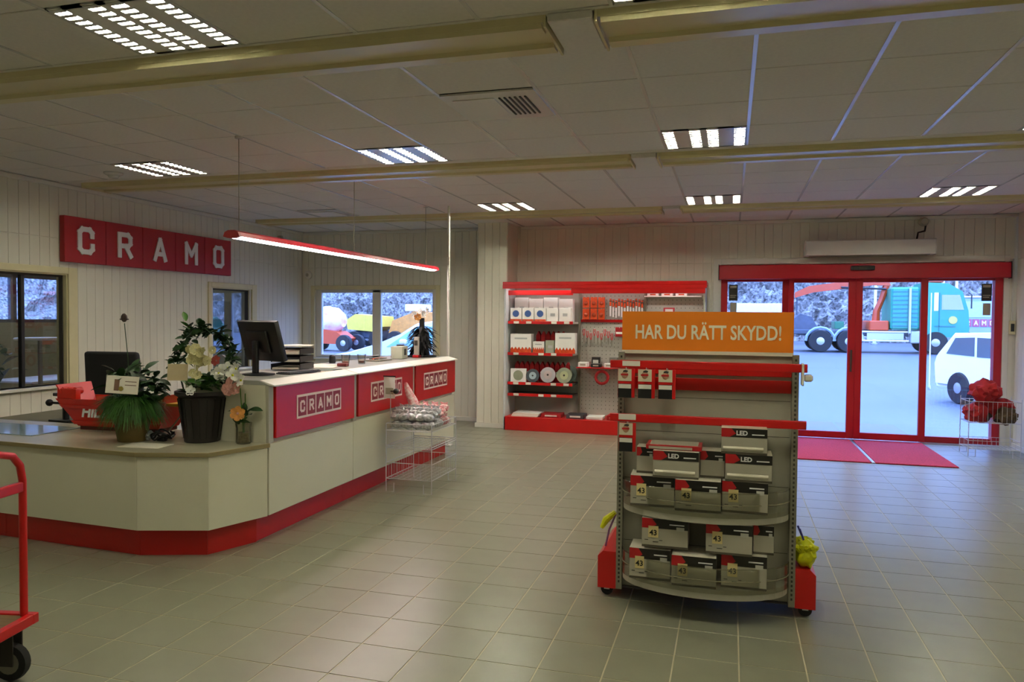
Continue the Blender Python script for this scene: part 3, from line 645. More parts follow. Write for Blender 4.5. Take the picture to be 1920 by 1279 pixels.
t=tag(B().box(-.1,.1,-.14,.14,0,.004).build('notepad',mat('green pad','5A6A5A',.5)),'dark green desk pad beside the black keyboard','notepad'); t.location=(-3.40,5.83,ZH)
t=thing('letter_tray','stacked black letter trays with papers behind the monitor','letter tray',(-3.72,5.85,ZH),.2)
for k in range(3):
    z=.005+.065*k; tr=B().box(-.13,.13,-.17,.17,z,z+.004).box(-.13,-.126,-.17,.17,z,z+.05).box(.126,.13,-.17,.17,z,z+.05).box(-.13,.13,.166,.17,z,z+.05).build('tray',BLK,t); B().box(-.11,.12,-.19,.16,z+.0045,z+.02+.004*k).build('papers',PAPER,tr)
t=thing('paper_pile','loose white papers fanned on the black letter trays','paper',(-3.70,5.87,ZH+.205))
for k,(a,dx) in enumerate(((.2,0),(.6,.03),(-.25,-.02))): o=B().box(-.105,.105,-.15,.15,.003*k,.003*k+.002).build('sheet',PAPER,t,loc=(dx,0,0)); o.rotation_euler=(0,0,a)
for i,(x,y,rz,w_,lab) in enumerate(((-3.60,6.2,.3,.1,'loose white paper left of the glass tumblers'),(-3.35,5.7,.1,.07,'small white slip near the counter edge'),(-3.78,6.4,-.2,.12,'white paper lying behind the glass tumblers'))):
    o=B().box(-w_,w_,-w_*1.3,w_*1.3,0,.002).build('paper_sheet',PAPER); o.location=(x,y,ZH); o.rotation_euler=(0,0,rz); tag(o,lab,'paper')
for i,(x,y,lab) in enumerate(((-3.62,6.62,'left one of two clear glass tumblers'),(-3.53,6.78,'right one of two clear glass tumblers'))):
    t=thing('glass_tumbler',lab+' on the middle counter unit','tumbler',(x,y,ZH),0,'glass tumblers on the counter'); B().lathe([(.033,0),(.034,.004),(.046,.095),(.043,.095),(.031,.008)],seg=20).build('glass_body',ACR,t,True); B().lathe([(.03,.008),(.034,.03)],seg=16).build('contents',mat('sweets','A45A50',.5,var=.3,scale=80),t)
t=tag(B().lathe([(.03,0),(.034,.01),(.03,.07),(.02,.08)],seg=16).build('black_cup',BLK,smooth=True),'small black cup on the counter before the window left pane','cup'); t.location=(-3.84,6.75,ZH)
t=tag(B().box(-.05,.05,-.03,.03,0,.03,.008,2).build('red_brown_stapler',mat('brown red','6E2A28',.4)),'small dark red stapler left of the glass tumblers','stapler'); t.location=(-3.50,6.35,ZH)
t=thing('cable_tray','low grey wire tray with pens on the middle counter unit','tray',(-3.62,7.35,ZH)); B().box(-.08,.08,-.16,.16,0,.012,.003).build('base',POSTG,t)
for k in range(4): B().tube([(-.05+.03*k,-.12,.022),(-.03+.02*k,.12,.022)],.006,6).build('pen',[BLK,CRNR,BLK,POSTG][k],t)
for k in range(2): B().tube([(-.08+.16*k,-.15,.01),(-.08+.16*k,-.15,.05),(-.08+.16*k,.15,.05),(-.08+.16*k,.15,.01)],.003,5).build('wire_loop',CHR,t)
t=thing('card_terminal','white boxy device with a small dark display near the red note','device',(-3.60,7.83,ZH),.1); B().box(-.07,.07,-.11,.09,0,.14,.008,2).build('housing',mat('device white','C9CDB8',.4),t,True); B().box(-.05,.071,-.05,.03,.04,.11).build('display',mat('display dark','2A3638',.2),t); B().box(-.05,.03,.03,.08,.14,.155,.003).build('paper_slot',BLK,t)
t=thing('phone_stand','pale grey upright cordless phone beside the white device','phone',(-3.50,8.08,ZH)); B().box(-.04,.04,-.04,.04,0,.03,.006).build('cradle',RED,t); B().box(-.03,.03,-.02,.02,.03,.24,.01,2).build('handset',mat('phone grey','B9B5AA',.4),t,True); B().box(-.02,.02,-.024,-.02,.14,.2).build('screen',DARK,t)
# black feather plant
t=thing('black_feather_plant','black feathery table tree with white flowers on top, counter far end','plant',(-3.52,8.28,ZH))
B().lathe([(.17,0),(.18,.01),(.16,.018)],seg=24).build('tray',BLK,t,True); b=B(); b.lathe([(.06,.018),(.07,.06),(.035,.25),(.03,.46)],seg=14); b.build('trunk',POTK,t,True)
rr=random.Random(11); FE=leafmesh(.15,.034,BLKF,.55,'feather')
for k in range(260):
    z=rr.uniform(.08,.36); a=rr.uniform(0,2*PI); r_=.06*(1-z/.6)
    inst('feather',FE,t,(r_*math.cos(a),r_*math.sin(a),z),(rr.uniform(-1.0,.3),0,a-PI/2),[rr.uniform(.6,1.2)]*3)
for c_,m_,r_ in (((-.07,-.05,.5),FLW,.05),((-.03,-.06,.47),FLO,.045),((.05,-.04,.51),FLW,.045),((.09,-.03,.55),FLW,.04),((.0,-.05,.54),FLW,.035)): petal_flower(t,'white_flower' if m_ is FLW else 'orange_flower',c_,r_,m_,None,rr,6)
# sign and pendant
t=thing('wall_letter_sign','long red wall sign of five squares with white capital letters','sign',(XL+.012,6.47,2.222))
for i,c in enumerate('CRAMO'):
    a=i*.565; p=B().box(0,.07,a+.003,a+.562,0,.5,.004).build('sign_panel',REDS,t)
    b=B().strokes(LET[c],.056,.012,.25,(-.09,0)); b.xf(FACE_X); b.xf(Matrix.Translation((.07,a+.2825,.125))); b.build('letter_'+c.lower(),LETW,p)
t=thing('pendant_lamp','long red linear pendant lamp hanging over the counter, lit','lamp',(-3.76,7.15,2.27))
H_=2.07
prof=[(-.075,0),(-.06,.035),(-.03,.05),(.03,.05),(.06,.035),(.075,0),(.07,0),(.055,.03),(-.055,.03),(-.07,0)]
B().prism(prof,-H_,H_,'y').build('lamp_housing',mat('lamp red','C2263A',.35),t)
for e in (-1,1): B().prism([(-.075,0),(-.06,.035),(-.03,.05),(.03,.05),(.06,.035),(.075,0),(.03,-.012),(-.03,-.012)],e*H_,e*(H_+.03),'y').build('end_cap',REDS,t)
B().prism([(-.045,.0),(-.05,.02),(.05,.02),(.045,.0),(.02,-.012),(-.02,-.012)],-H_+.02,H_-.02,'y').build('lit_diffuser',PTUBE,t)
for y in (-2.0,-.1,1.8): 
    B().tube([(0,y,.05),(0,y,HC-2.27)],.0035,6).build('suspension_wire',POSTG,t); B().lathe([(.03,HC-2.27-.02),(.03,HC-2.27)],cy=y,seg=12).build('ceiling_cup',GRID,t)
t=thing('cable_pole','slim white cable pole from floor to ceiling behind the counter end','pole',(-3.47,9.02,0)); B().tube([(0,0,0),(0,0,HC)],.017,12).build('pole_body',WHT,t,True); B().box(-.05,.05,-.05,.05,0,.02,.004).build('foot_plate',WHT,t); B().box(-.02,.02,-.028,-.017,2.32,2.42,.003).build('junction',WHT,t)
# =====================================================================
# MOBILE GONDOLA with header board
# =====================================================================
GX,GY=-.13,4.4; GL=GRN=None
g=thing('display_gondola','grey wheeled display gondola with red rails and two curved clear trays','display stand',(GX,GY,0))
B().box(-.475,.475,.02,.035,.075,1.45).build('front_panel',GREY,g); B().box(-.475,.475,.55,.565,.075,1.45).build('back_panel',GREY,g)
for e in (-1,1): B().box(e*.475-.006,e*.475+.006,.035,.55,.075,1.45).build('side_panel',GREY,g)
for k,z in enumerate((.35,.72,1.0,1.2)): B().box(-.455,.455,.0185,.02,z-.0012,z+.0012).build('panel_joint',DARK,g)
for x in (-.478,.478):
    for y in (.0,.57):
        p=B().box(x-.018,x+.018,y-.012,y+.03 if y==0 else y+.012,.06,1.46,.002).build('upright_post',POSTG,g)
        s=B()
        for k in range(54): z=.1+.025*k; s.box(x-.005,x+.005,y-.0135,y-.0115,z,z+.013) if y==0 else s.box(x-.005,x+.005,y+.0115,y+.0135,z,z+.013)
        s.build('post_slots',DARK,p)
for z0,z1 in ((1.335,1.405),(1.245,1.315)): B().box(-.458,.458,.003,.018,z0,z1,.002).build('red_band',RED,g)
for z in (1.392,1.085):
    r=B().box(-.53,.53,-.10,-.085,z-.022,z+.022,.003).tube([(-.53,-.085,z+.008),(.53,-.085,z+.008)],.016,10).build('red_rail',RED,g,True)
    for e in (-1,1): B().box(e*.478-.008,e*.478+.008,-.085,-.012,z-.02,z+.012).build('rail_bracket',POSTG,r)
B().box(-.46,-.36,-.103,-.1005,1.383,1.412).build('price_tag',WHT,g); B().box(-.478,-.38,-.103,-.1005,1.075,1.108).build('price_tag',WHT,g)
c=B().box(.5,.512,-.12,-.05,1.30,1.42,.003).box(.512,.56,-.09,-.06,1.32,1.36,.01).build('rail_hook',WHT,g)
# side base boxes (red) with castors
for e in (-1,1):
    x0,x1=(.492,.605) if e>0 else (-.605,-.492)
    pts=[(e*.497,.055),(e*.605,.055),(e*.605,.245),(e*.575,.275),(e*.497,.275)]
    B().prism(pts,.0,.57,'y').build('side_base',RED,g)
    for y in (.05,.52):
        w_=B().lathe([(.0355,-.012),(.037,-.008),(.037,.008),(.0355,.012)],cx=0,cy=0,seg=18,axis='y').build('castor_wheel',RUB,g,True,(e*.555,y,.037)); B().box(-.016,.016,-.02,.02,.0,.022).build('castor_fork',CHR,w_,loc=(0,0,.0))
B().tube([(0,.28,.0),(0,.28,.07)],.02,10).build('centre_foot',POSTG,g)
B().box(-.47,.47,.0,.57,.07,.078).build('bottom_plate',DARK,g)
# curved trays
def arcpts(a,b,n=28,y0=-.0): return [(a*math.cos(t_),y0-b*math.sin(t_)) for t_ in [PI*k/n for k in range(n+1)]]
for z in (.60,.19):
    A=arcpts(.455,.265); A2=arcpts(.449,.259)
    tr=B().prism(A,z,z+.012,'z').build('tray_floor',GREY,g)
    B().prism(A+A2[::-1],z-.045,z,'z').build('tray_rim',GREY,g)
    B().prism(arcpts(.462,.271)+arcpts(.459,.268)[::-1],z-.01,z+.125,'z').build('clear_front',ACR,tr)
    B().tube([(x,y,z+.125) for x,y in arcpts(.46,.269)],.004,6).build('front_lip',ACR,tr)
    B().tube([(x,y,z+.06) for x,y in arcpts(.463,.273)],.0025,5).build('front_line',mat('lip grey','8A8468',.5),tr)
# header board
t=thing('header_board','orange header board with cream capitals on top of the gondola','sign',(GX,GY+.01,1.455))
B().box(-.478,.465,-.006,.006,.0,.24,.001).build('board',ORG,t)
B().box(-.478,.465,-.009,.009,-.004,.016).build('holder_strip',mat('holder white','D8D0BC',.5,var=0),t)
me=textmesh('HAR DU RÄTT SKYDD!',.112,TXT,.0022,.002,Matrix.Translation((0,-.0075,.118)),'CENTER','board_lettering')
xs=[v.co.x for v in me.vertices]; k=.80/(max(xs)-min(xs)); me.transform(Matrix.Diagonal((k,1,1,1)))
inst('board_lettering',me,t,(0,0,0))
# safety glasses packs hanging
def pack(x,y,z,lab,grp='safety glasses packs on the rails'):
    t=thing('safety_glasses_pack',lab,'pack',(x,y,z),0,grp)
    B().box(-.048,.048,-.012,.0,-.165,.0,.002).build('blister_card',RED,t)
    B().box(-.046,.03,-.0145,-.012,-.07,-.002).build('photo_panel',mat('pack photo','D9CDB4',.5,var=.1),t)
    f=B().ball((-.008,-.016,-.035),.018,2,(1,.2,1.2)).build('face_print',mat('skin print','B98A6E',.6),t,True); B().ball((-.004,-.017,-.014),.014,1,(1.2,.2,.6)).build('hair_print',DARK,f,True)
    B().box(-.03,.012,-.021,-.0195,-.038,-.028).build('glasses_print',BOXR,f)
    B().box(-.046,.03,-.014,-.012,-.165,-.085).build('black_panel',BLK,t); B().box(-.044,.028,-.0155,-.014,-.112,-.088).build('white_label',WHT,t)
    B().tube([(0,.09,-.002),(0,-.018,-.002),(0,-.02,.008)],.003,6).build('hook',CHR,t)
    return t
pack(-.565,GY-.105,1.368,'left of three safety glasses packs hanging below the top rail')
pack(-.452,GY-.105,1.368,'middle of three safety glasses packs hanging below the top rail')
pack(-.338,GY-.105,1.368,'right of three safety glasses packs hanging below the top rail')
pack(-.555,GY-.105,1.06,'single safety glasses pack hanging under the lower red rail')
# boxes
def ledbox(x,y,z,w_,h_,d_,style,lab,rz=0):
    t=thing('lamp_box',lab,'box',(x,y,z),rz,'lamp boxes on the gondola trays')
    B().box(-w_/2,w_/2,-d_/2,d_/2,0,h_,.0015).build('carton',BOX,t); f=-d_/2
    B().box(-w_/2,w_/2,f-.0012,f,h_*.66,h_).build('black_band',BOXK,t)
    B().box(-w_/2,w_/2,-d_/2,d_/2,h_,h_+.001).build('top_face',mat('box top','C6C0B0',.4,var=0),t)
    B().prism([(-w_/2,h_),(-w_*.28,h_),(-w_*.18,h_*.8),(-w_*.32,h_*.66),(-w_/2,h_*.66)],f-.0016,f-.0012,'y').build('red_corner',BOXR,t)
    B().box(-w_*.5,w_*.5,f-.0015,f,.0,.012).build('foot_band',mat('box foot','4A4438',.4,var=0),t)
    if style=='led':
        me=textmesh('LED',.034,LETW,.0012,.0006,Matrix.Translation((-w_*.05,f-.002,h_*.82))); inst('led_lettering',me,t,(0,0,0))
        B().box(w_*.17,w_*.44,f-.002,f-.0014,h_*.76,h_*.80).build('small_print',LETW,t)
        B().tube([(w_*.42,f+.004,h_*.22),(-w_*.46,f+.004,h_*.22)],.012,8).build('tube_picture',mat('picture light','D6CFBC',.35,var=.03),t)
    else:
        B().box(w_*.1,w_*.42,f-.002,f-.0014,h_*.80,h_*.84).build('small_print',LETW,t)
        B().box(w_*.25,w_*.42,f-.002,f-.0014,h_*.62,h_*.75).build('rating_block',mat('rating','C9C6BC',.5,var=.1),t)
        if style=='side': return t
        tg=B().box(-w_*.36,-w_*.14,f-.003,f-.0015,h_*.34,h_*.74).build('price_tag',TAG,t)
        me=textmesh('43',.042,BOXK,.001,.0006,Matrix.Translation((-w_*.25,f-.0035,h_*.5))); inst('price_lettering',me,tg,(0,0,0))
        B().box(-w_*.44,-w_*.36,f-.002,f-.0012,h_*.24,h_*.26).box(-w_*.26,-w_*.14,f-.002,f-.0012,h_*.18,h_*.2).box(-w_*.12,-w_*.05,f-.002,f-.0012,h_*.24,h_*.26).build('handle_print',BOXK,t)
    return t
W_,H_b,D_=.24,.168,.17
zz=.613; yb=GY-.12
ledbox(-.405,yb,zz,W_,H_b,D_,'tag','left lamp box of the bottom row on the upper tray, with price tag',.04)
ledbox(-.155,yb-.045,zz,W_,H_b,D_,'tag','middle lamp box of the bottom row on the upper tray, with price tag')
ledbox(.09,yb,zz,W_-.005,H_b,D_,'tag','right lamp box of the bottom row on the upper tray, with price tag',-.02)
z2=zz+H_b+.0012
ledbox(-.275,yb-.025,z2,.245,.147,D_,'led','lamp box under the flat red pack, upper tray second row')
ledbox(.105,yb-.0,z2,.24,.147,D_,'led','right lamp box in second row of the upper tray')
ledbox(-.45,yb+.04,z2,.095,.147,D_-.06,'side','narrow lamp box end at the left of the upper tray')
ledbox(-.083,yb+.03,z2,.13,.147,D_-.05,'side','half hidden lamp box between two boxes on the upper tray')
z3=z2+.1482
ledbox(.08,yb-.0,z3,.235,.138,D_,'led','topmost lamp box standing alone on the upper tray stack')
t=tag(B().box(-.15,.15,-.08,.08,0,.026,.002).build('flat_red_pack',BOXR),'flat red pack with pale top lying on the lamp boxes','pack'); t.location=(-.29,yb+.0,z3+.001); B().box(-.13,.13,-.07,.075,.026,.0275).box(-.135,.1,-.0815,-.08,.004,.018).build('pale_panel',BOX,t)
zz=.203
ledbox(-.41,yb,zz,.225,.17,D_,'tag','left lamp box of the bottom row on the lower tray')
ledbox(-.17,yb-.05,zz,.235,.165,D_,'tag','middle lamp box of the bottom row on the lower tray')
ledbox(.09,yb,zz,.235,.182,D_,'tag','right lamp box of the bottom row on the lower tray')
z2=zz+.1835
ledbox(-.33,yb-.0,z2,.25,.16,D_,'tag','left upper lamp box on the lower tray, overhanging')
ledbox(.01,yb-.02,z2,.24,.165,D_,'tag','right upper lamp box on the lower tray, overhanging')
ledbox(.19,yb+.02,z2,.105,.155,D_-.05,'side','narrow lamp box at the right of the lower tray')
# glove bundles at the sides
rr=random.Random(21)
def bundle(x,y,z,m,lab,s=1,rz=0):
    t=thing('glove_bundle',lab,'gloves',(x,y,z),rz); b=B(); b.ball((0,0,.07*s),.065*s,3,(.85,1,1.1),.35,rr.random()*9); b.build('palm_bundle',m,t,True)
    for k in range(5):
        a=k*.5-1; B().tube([(.02*a,-.03,.08*s),(.05*a*s,-.055*s,.12*s),(.06*a*s,-.06*s,.07*s+.05*s)],.013*s,7,rs=[.014*s,.014*s,.009*s]).build('finger',m,t,True)
    B().tube([(0,0,.12*s),(-.03,.0,.2*s)],.006,5).build('strap',mat('strap blue','34308A',.5),t); return t
bundle(GX+.55,GY+.06,.275,YEL,'crumpled yellow gloves on the right side base of the gondola',1.05)
bundle(GX+.555,GY+.24,.275,YEL,'second yellow glove pack behind on the right side base',.9)
t=thing('yellow_glove','yellow glove with purple strap leaning at the left side base','gloves',(GX-.555,GY+.1,.275)); B().tube([(-.02,0,.0),(.0,0,.1),(.04,0,.2)],.02,8,rs=[.006,.006,.006]).build('strap',mat('strap purple','8A5A8A',.5),t)
B().tube([(-.045,0,.11),(-.02,0,.16),(.035,0,.21)],.018,8,rs=[.012,.022,.014]).build('glove_hand',YEL,t,True)
# =====================================================================
# WALL SHELVING UNIT
# =====================================================================
SY=10.6; BY=11.12
CSTRIP=emis('canopy strip',(1,.96,.92),14)
LITG=mat('shelf panel','B9B9AE',.45,var=.03)
t=thing('shelving_unit','long red and grey shop shelving unit against the back wall','shelving',(0,0,0)); U=t
B().box(-3.2,-.34,SY,BY+.08,.0,.2,.004).build('base_plinth',RED,t)
B().box(-3.2,-.34,BY,BY+.02,.2,2.12).build('back_panel',LITG,t)
B().box(-3.205,-3.175,SY-.0,BY+.1,.0,2.10,.003).build('side_panel',mat('side pale','D5D8DA',.4,var=0),t); B().box(-.36,-.335,SY,BY+.1,.2,2.10,.003).build('side_panel',LITG,t)
B().box(-3.22,-.32,SY-.03,BY+.1,2.13,2.18,.004).box(-3.22,-.32,SY-.03,SY-.015,2.082,2.13).build('canopy_top',RED,t)
B().box(-3.2,-2.2,SY+.12,SY+.14,1.99,2.06).build('canopy_rail',RED,t); B().box(-2.2,-.34,SY-.02,SY,2.01,2.13,.003).build('canopy_fascia',RED,t)
for x in (-2.17,-1.2): B().box(x-.015,x+.015,BY-.04,BY,.2,2.1).build('upright',POSTG,t)
for x0,x1 in ((-3.1,-2.2),(-2.15,-1.25),(-1.15,-.4)):
    l=B().box(x0,x1,SY+.05,SY+.13,2.111,2.129).build('canopy_light',GRID,t); B().box(x0+.02,x1-.02,SY+.06,SY+.12,2.105,2.1105).build('lit_strip',CSTRIP,l)
peg=B()
for i in range(30):
    for j in range(30): x=-2.13+.06*i; z=.3+.058*j; peg.box(x-.004,x+.004,BY-.0015,BY,z,z+.012)
peg.build('peg_slots',DARK,t,kind='stuff')
SH={}
for z,m_ in ((1.6,RED),(1.137,RED),(.70,RED),(.53,RED)):
    s=B().box(-3.17,-2.19,SY+.1 if z>.6 else SY+.12,BY,z-.03,z,.002).build('shelf',DARK if z<.8 else LITG,t); yy=SY+.1 if z>.6 else SY+.12
    B().box(-3.17,-2.19,yy-.012,yy,z-.035,z+.008,.002).build('shelf_edge',m_,s)
    for k in range(5):
        if (k*7+int(z*10))%3: B().box(-3.08+.19*k,-3.0+.19*k,yy-.014,yy-.012,z-.03,z+.005).build('price_label',WHT,s)
B().box(-2.15,-1.22,BY-.03,BY,1.60,1.64,.002).build('hook_rail',RED,t); B().box(-2.15,-1.22,BY-.35,BY,.93,.945,.002).build('shelf',RED,t)
B().box(-1.2,-.4,BY-.2,BY,1.97,1.985,.002).build('shelf',WHT,t)
# products on the shelves
def carton(x,y,z,w_,d_,h_,m,lab,extra=None,grp=None,name='product_box'):
    t=thing(name,lab,'box',(x,y,z),0,grp); B().box(-w_/2,w_/2,-d_/2,d_/2,0,h_,.002).build('carton',m,t)
    if extra=='blue': B().lathe([(.05,-d_/2-.002),(.05,-d_/2)],cx=0,cy=h_*.58,seg=18,axis='y').build('blue_roundel',mat('roundel blue','3C5C9C',.5),t); B().box(-w_/2,w_/2,-d_/2-.002,-d_/2,0,.035).build('orange_foot',ORP,t)
    if extra=='plain': B().box(-.03,.04,-d_/2-.002,-d_/2,h_*.4,h_*.62).build('grey_print',mat('faint print','B9BCBC',.5),t)
    if extra=='redfoot': 
        b=B(); 
        for k in range(6): b.prism([(-w_/2+w_*k/6,0),(-w_/2+w_*(k+1)/6,0),(-w_/2+w_*(k+1)/6,.05),(-w_/2+w_*(k+.5)/6,.09),(-w_/2+w_*k/6,.05)],-d_/2-.003,-d_/2,'y')
        b.build('red_zigzag',ORP,t); B().box(-w_*.3,w_*.3,-d_/2-.002,-d_/2,h_*.72,h_*.8).build('grey_print',mat('faint print','B9BCBC',.5),t)
    return t
PW=mat('product white','F0EFEA',.5,var=.02)
z=1.601
names=['leftmost white box with blue roundel on the top shelf','second white box with blue roundel on the top shelf','third white box with blue roundel on the top shelf','fourth white box, plain front, on the top shelf','rightmost white box, plain front, on the top shelf']
for k in range(5): carton(-3.06+.185*k,SY+.19,z,.172,.12,.2,PW,names[k],'blue' if k<3 else 'plain','white boxes in the front row of the top shelf')
nb=['left','second','third','right']
for k in range(4): carton(-3.02+.225*k,SY+.37,z,.215,.14,.36-.02*(k%2),PW,nb[k]+' tall white box in the back row of the top shelf','plain','tall white boxes at the back of the top shelf')
z=1.138
carton(-2.98,SY+.2,z,.32,.14,.28,PW,'wide white box with red zigzag, left on second shelf','redfoot'); carton(-2.31,SY+.2,z,.3,.14,.3,PW,'wide white box with orange zigzag, right on second shelf','redfoot')
carton(-2.71,SY+.18,z,.17,.1,.17,PW,'small white box with red zigzag on second shelf','redfoot'); carton(-2.54,SY+.19,z,.13,.1,.19,mat('grey green','A9AE9A',.5),'grey green box beside the orange zigzag box','plain')
def redpack(x,y,z,h_,lab,grp,m=None):
    t=thing('red_pack',lab,'pack',(x,y,z),0,grp); B().prism([(-.033,0),(.033,0),(.033,h_*.8),(0,h_),(-.033,h_*.8)],-.05,.05,'y').build('wrapper',m or CUSH,t); B().box(-.02,.02,-.052,-.05,h_*.25,h_*.5).build('label_patch',WHT,t); return t
p0=redpack(-2.76,SY+.36,z,.32,'dark red pack in the back row of the second shelf','red packs behind the small boxes')
ORD=['first','second','third','fourth','fifth','sixth','seventh','eighth','ninth','tenth','eleventh','twelfth']
def row(p0,n,f,lab):
    p0['label']='first '+lab
    for k in range(1,n): dup(p0,f(k),None,ORD[k]+' '+lab)
row(p0,6,lambda k:(-2.76+.075*k,SY+.36,z),'dark red pack from the left behind the second shelf boxes')
z=.701
p0=redpack(-3.09,SY+.36,z,.3,'dark red pack in the back row behind the grinding discs','red packs behind the discs')
row(p0,11,lambda k:(-3.09+.078*k,SY+.36,z),'dark red pack from the left behind the grinding discs')
def discitem(x,y,z,r,m,mc,lab,rz=0):
    t=thing('grinding_disc',lab,'disc',(x,y,z+r),rz,'grinding discs on the third shelf'); 
    b=B().lathe([(r,-.006),(r,.006)],seg=28,axis='y'); b.xf(Matrix.Rotation(-.15,4,'X')); b.build('disc_body',m,t)
    b=B().lathe([(r*.55,-.009),(r*.55,.0)],seg=24,axis='y'); b.xf(Matrix.Rotation(-.15,4,'X')); b.build('disc_label',mc,t)
    b=B().lathe([(r*.13,-.012),(r*.13,.0)],seg=14,axis='y'); b.xf(Matrix.Rotation(-.15,4,'X')); b.build('centre_hole',DARK,t)
GD=mat('disc green grey','9AA088',.5,var=.1); 
t=carton(-3.02,SY+.17,z,.24,.05,.2,PW,'white card pack holding a green disc, third shelf left',None); B().lathe([(.075,-.03),(.075,-.026)],cx=0,cy=.1,seg=24,axis='y').build('disc_print',GD,t)
discitem(-2.80,SY+.16,z,.1,mat('disc dark','3C4850',.4),mat('disc pale blue','9FB6C0',.4),'dark grinding disc with pale blue centre')
discitem(-2.58,SY+.2,z,.115,mat('disc silver','A9A6A8',.35,metal=.4),mat('disc pinkish','B7A7A4',.4),'silver grinding disc, third from the left')
discitem(-2.33,SY+.18,z,.115,GD,mat('disc green','B0B48A',.4),'greenish grinding disc at the right end of third shelf')
discitem(-2.30,SY+.33,z,.13,mat('disc teal','5F7068',.4),GD,'dark green disc behind the rightmost disc')
z=.2005
for k in range(4):
    o=B().box(-.2,.2,-.14,.14,0,.014,.001).build('catalogue',PAPER if k%2==0 else PW); o.location=(-2.9+.01*k,SY+.2,z+.0145*k); tag(o,['bottom catalogue','second catalogue','third catalogue','top catalogue'][k]+' in the white stack on the base left','catalogue','catalogues on the shelving base')
def floorpack(x,w_,h_,m,lab):
    t=thing('flat_pack',lab,'pack',(x,SY+.2,z)); B().box(-w_/2,w_/2,-.13,.13,0,h_,.004).build('wrapper',m,t); B().box(-w_*.3,w_*.3,-.132,-.13,h_*.3,h_*.7).build('label_patch',WHT,t)
floorpack(-2.5,.3,.055,CUSH,'flat red pack on the base next to the catalogues'); floorpack(-2.14,.26,.06,mat('dark pack','3E3C44',.5),'dark flat pack on the middle of the shelving base')
floorpack(-1.86,.24,.04,PW,'flat white pack on the shelving base'); floorpack(-1.58,.2,.07,CUSH,'dark red pack on base right, before the gondola'); floorpack(-1.36,.16,.05,mat('dark pack','3E3C44',.5),'small dark pack at the base beside the gondola post')
# bay 2: orange packs, blades, pliers, tools
def hookitem(x,z,build,lab,grp,name,cat):
    t=thing(name,lab,cat,(x,BY-.06,z),0,grp); B().tube([(0,.058,.0),(0,-.06,.0),(0,-.065,.01)],.003,5).build('hook',CHR,t); build(t); return t
def orp(t): B().box(-.05,.05,-.05,-.035,-.15,.01,.003).build('card',ORP,t); B().ball((0,-.055,-.08),.03,2,(1,.5,1)).build('blister',mat('dark orange','A8401A',.4),t,True)
p0=None
for j in range(2):
    for k in range(3):
        x=-2.06+.115*k; zz=1.96-.17*j
        p0=hookitem(x,zz,orp,('upper ' if j==0 else 'lower ')+['left','middle','right'][k]+' orange pack hanging in the second bay','orange packs hanging in the second bay','orange_pack','pack')
def knife(t): B().box(-.013,.013,-.04,-.022,-.11,.0,.004).build('handle',ORP if True else RED,t); B().box(-.011,.011,-.034,-.03,-.26,-.11).build('blade',PW,t); B().box(-.016,.016,-.045,-.018,-.045,-.03).build('grip_band',DARK,t)
p0=hookitem(-1.70,1.95,knife,'orange handled knife hanging beside the orange packs','orange handled knives hanging in a row','knife','knife')
row(p0,12,lambda k:(-1.70+.042*k,BY-.06,1.95-.012*(k%3)),'orange handled knife counted from the orange packs')
def plier(t): 
    for e in (-1,1): B().tube([(e*.004,-.03,-.1),(e*.014,-.03,-.05),(e*.01,-.03,.0)],.006,6).build('handle',RED,t)
    B().prism([(-.012,-.1),(.012,-.1),(.004,-.2),(-.004,-.2)],-.036,-.024,'y').build('jaw',POSTG,t)
p0=hookitem(-2.09,1.50,plier,'red handled pliers hanging below the hook rail','red handled pliers in a row','pliers','pliers')
row(p0,9,lambda k:(-2.09+.052*k,BY-.06,1.50-.03*(k%3)),'red handled pliers from the left below the hook rail')
def tape(t): B().box(-.06,.06,-.06,-.02,-.13,.01,.004).build('card',CUSH,t); B().box(-.05,.05,-.063,-.06,-.09,-.06).build('label_patch',WHT,t)
for k,l in enumerate(('left','middle','right')): hookitem(-1.56+.14*k,1.52,tape,l+' red tool card hanging right of the pliers','red tool cards in the second bay','tool_card','pack')
for k,(m_,h_,l) in enumerate(((PW,.07,'white pack lying on the lower red shelf, left'),(BLK,.05,'black pack on the lower red shelf'),(PW,.06,'white pack in the middle of the lower red shelf'),(CUSH,.08,'dark red pack on the lower red shelf'),(PW,.07,'white pack at the right end of the lower red shelf'))):
    t=thing('small_pack',l,'pack',(-2.06+.19*k,BY-.25,.9455),0,'packs on the lower red shelf'); B().box(-.07,.07,-.07,.07,0,h_,.004).build('wrapper',m_,t); B().box(-.04,.04,-.0715,-.07,h_*.3,h_*.7).build('label_patch',GREY,t)
for k,(m_,l) in enumerate(((mat('black box','26221F',.4),'left'),(mat('grey box','77756C',.4),'middle'),(mat('brown box','6A3A34',.4),'right'))):
    t=thing('stacked_box',l+' small box stacked on a pack of the lower red shelf','box',(-1.9+.26*k,BY-.1,.9455)); B().box(-.06,.06,-.05,.05,0,.14,.004).build('carton',m_,t); B().box(-.04,.04,-.052,-.05,.05,.1).build('label_patch',WHT,t)
t=thing('red_roll','dark red coil hanging under the lower red shelf','roll',(-1.78,BY-.3,.80)); pts=[(.09*math.cos(a*PI/8),0,.09*math.sin(a*PI/8)) for a in range(17)]; B().tube(pts,.022,8,False).build('coil',CUSH,t,True); B().tube([(0,0,.09),(0,0,.125)],.004,5).build('hook',CHR,t)
t=thing('framed_notice','small red framed notice on the third bay back panel','sign',(-.86,BY-.003,1.72)); B().box(-.08,.08,-.006,0,-.1,.1,.001).build('frame',mat('notice red','D0484E',.5),t); B().box(-.055,.055,-.008,-.006,.03,.08).box(-.055,.055,-.008,-.006,-.04,.015).box(-.055,.055,-.008,-.006,-.085,-.055).build('white_panel',PW,t)
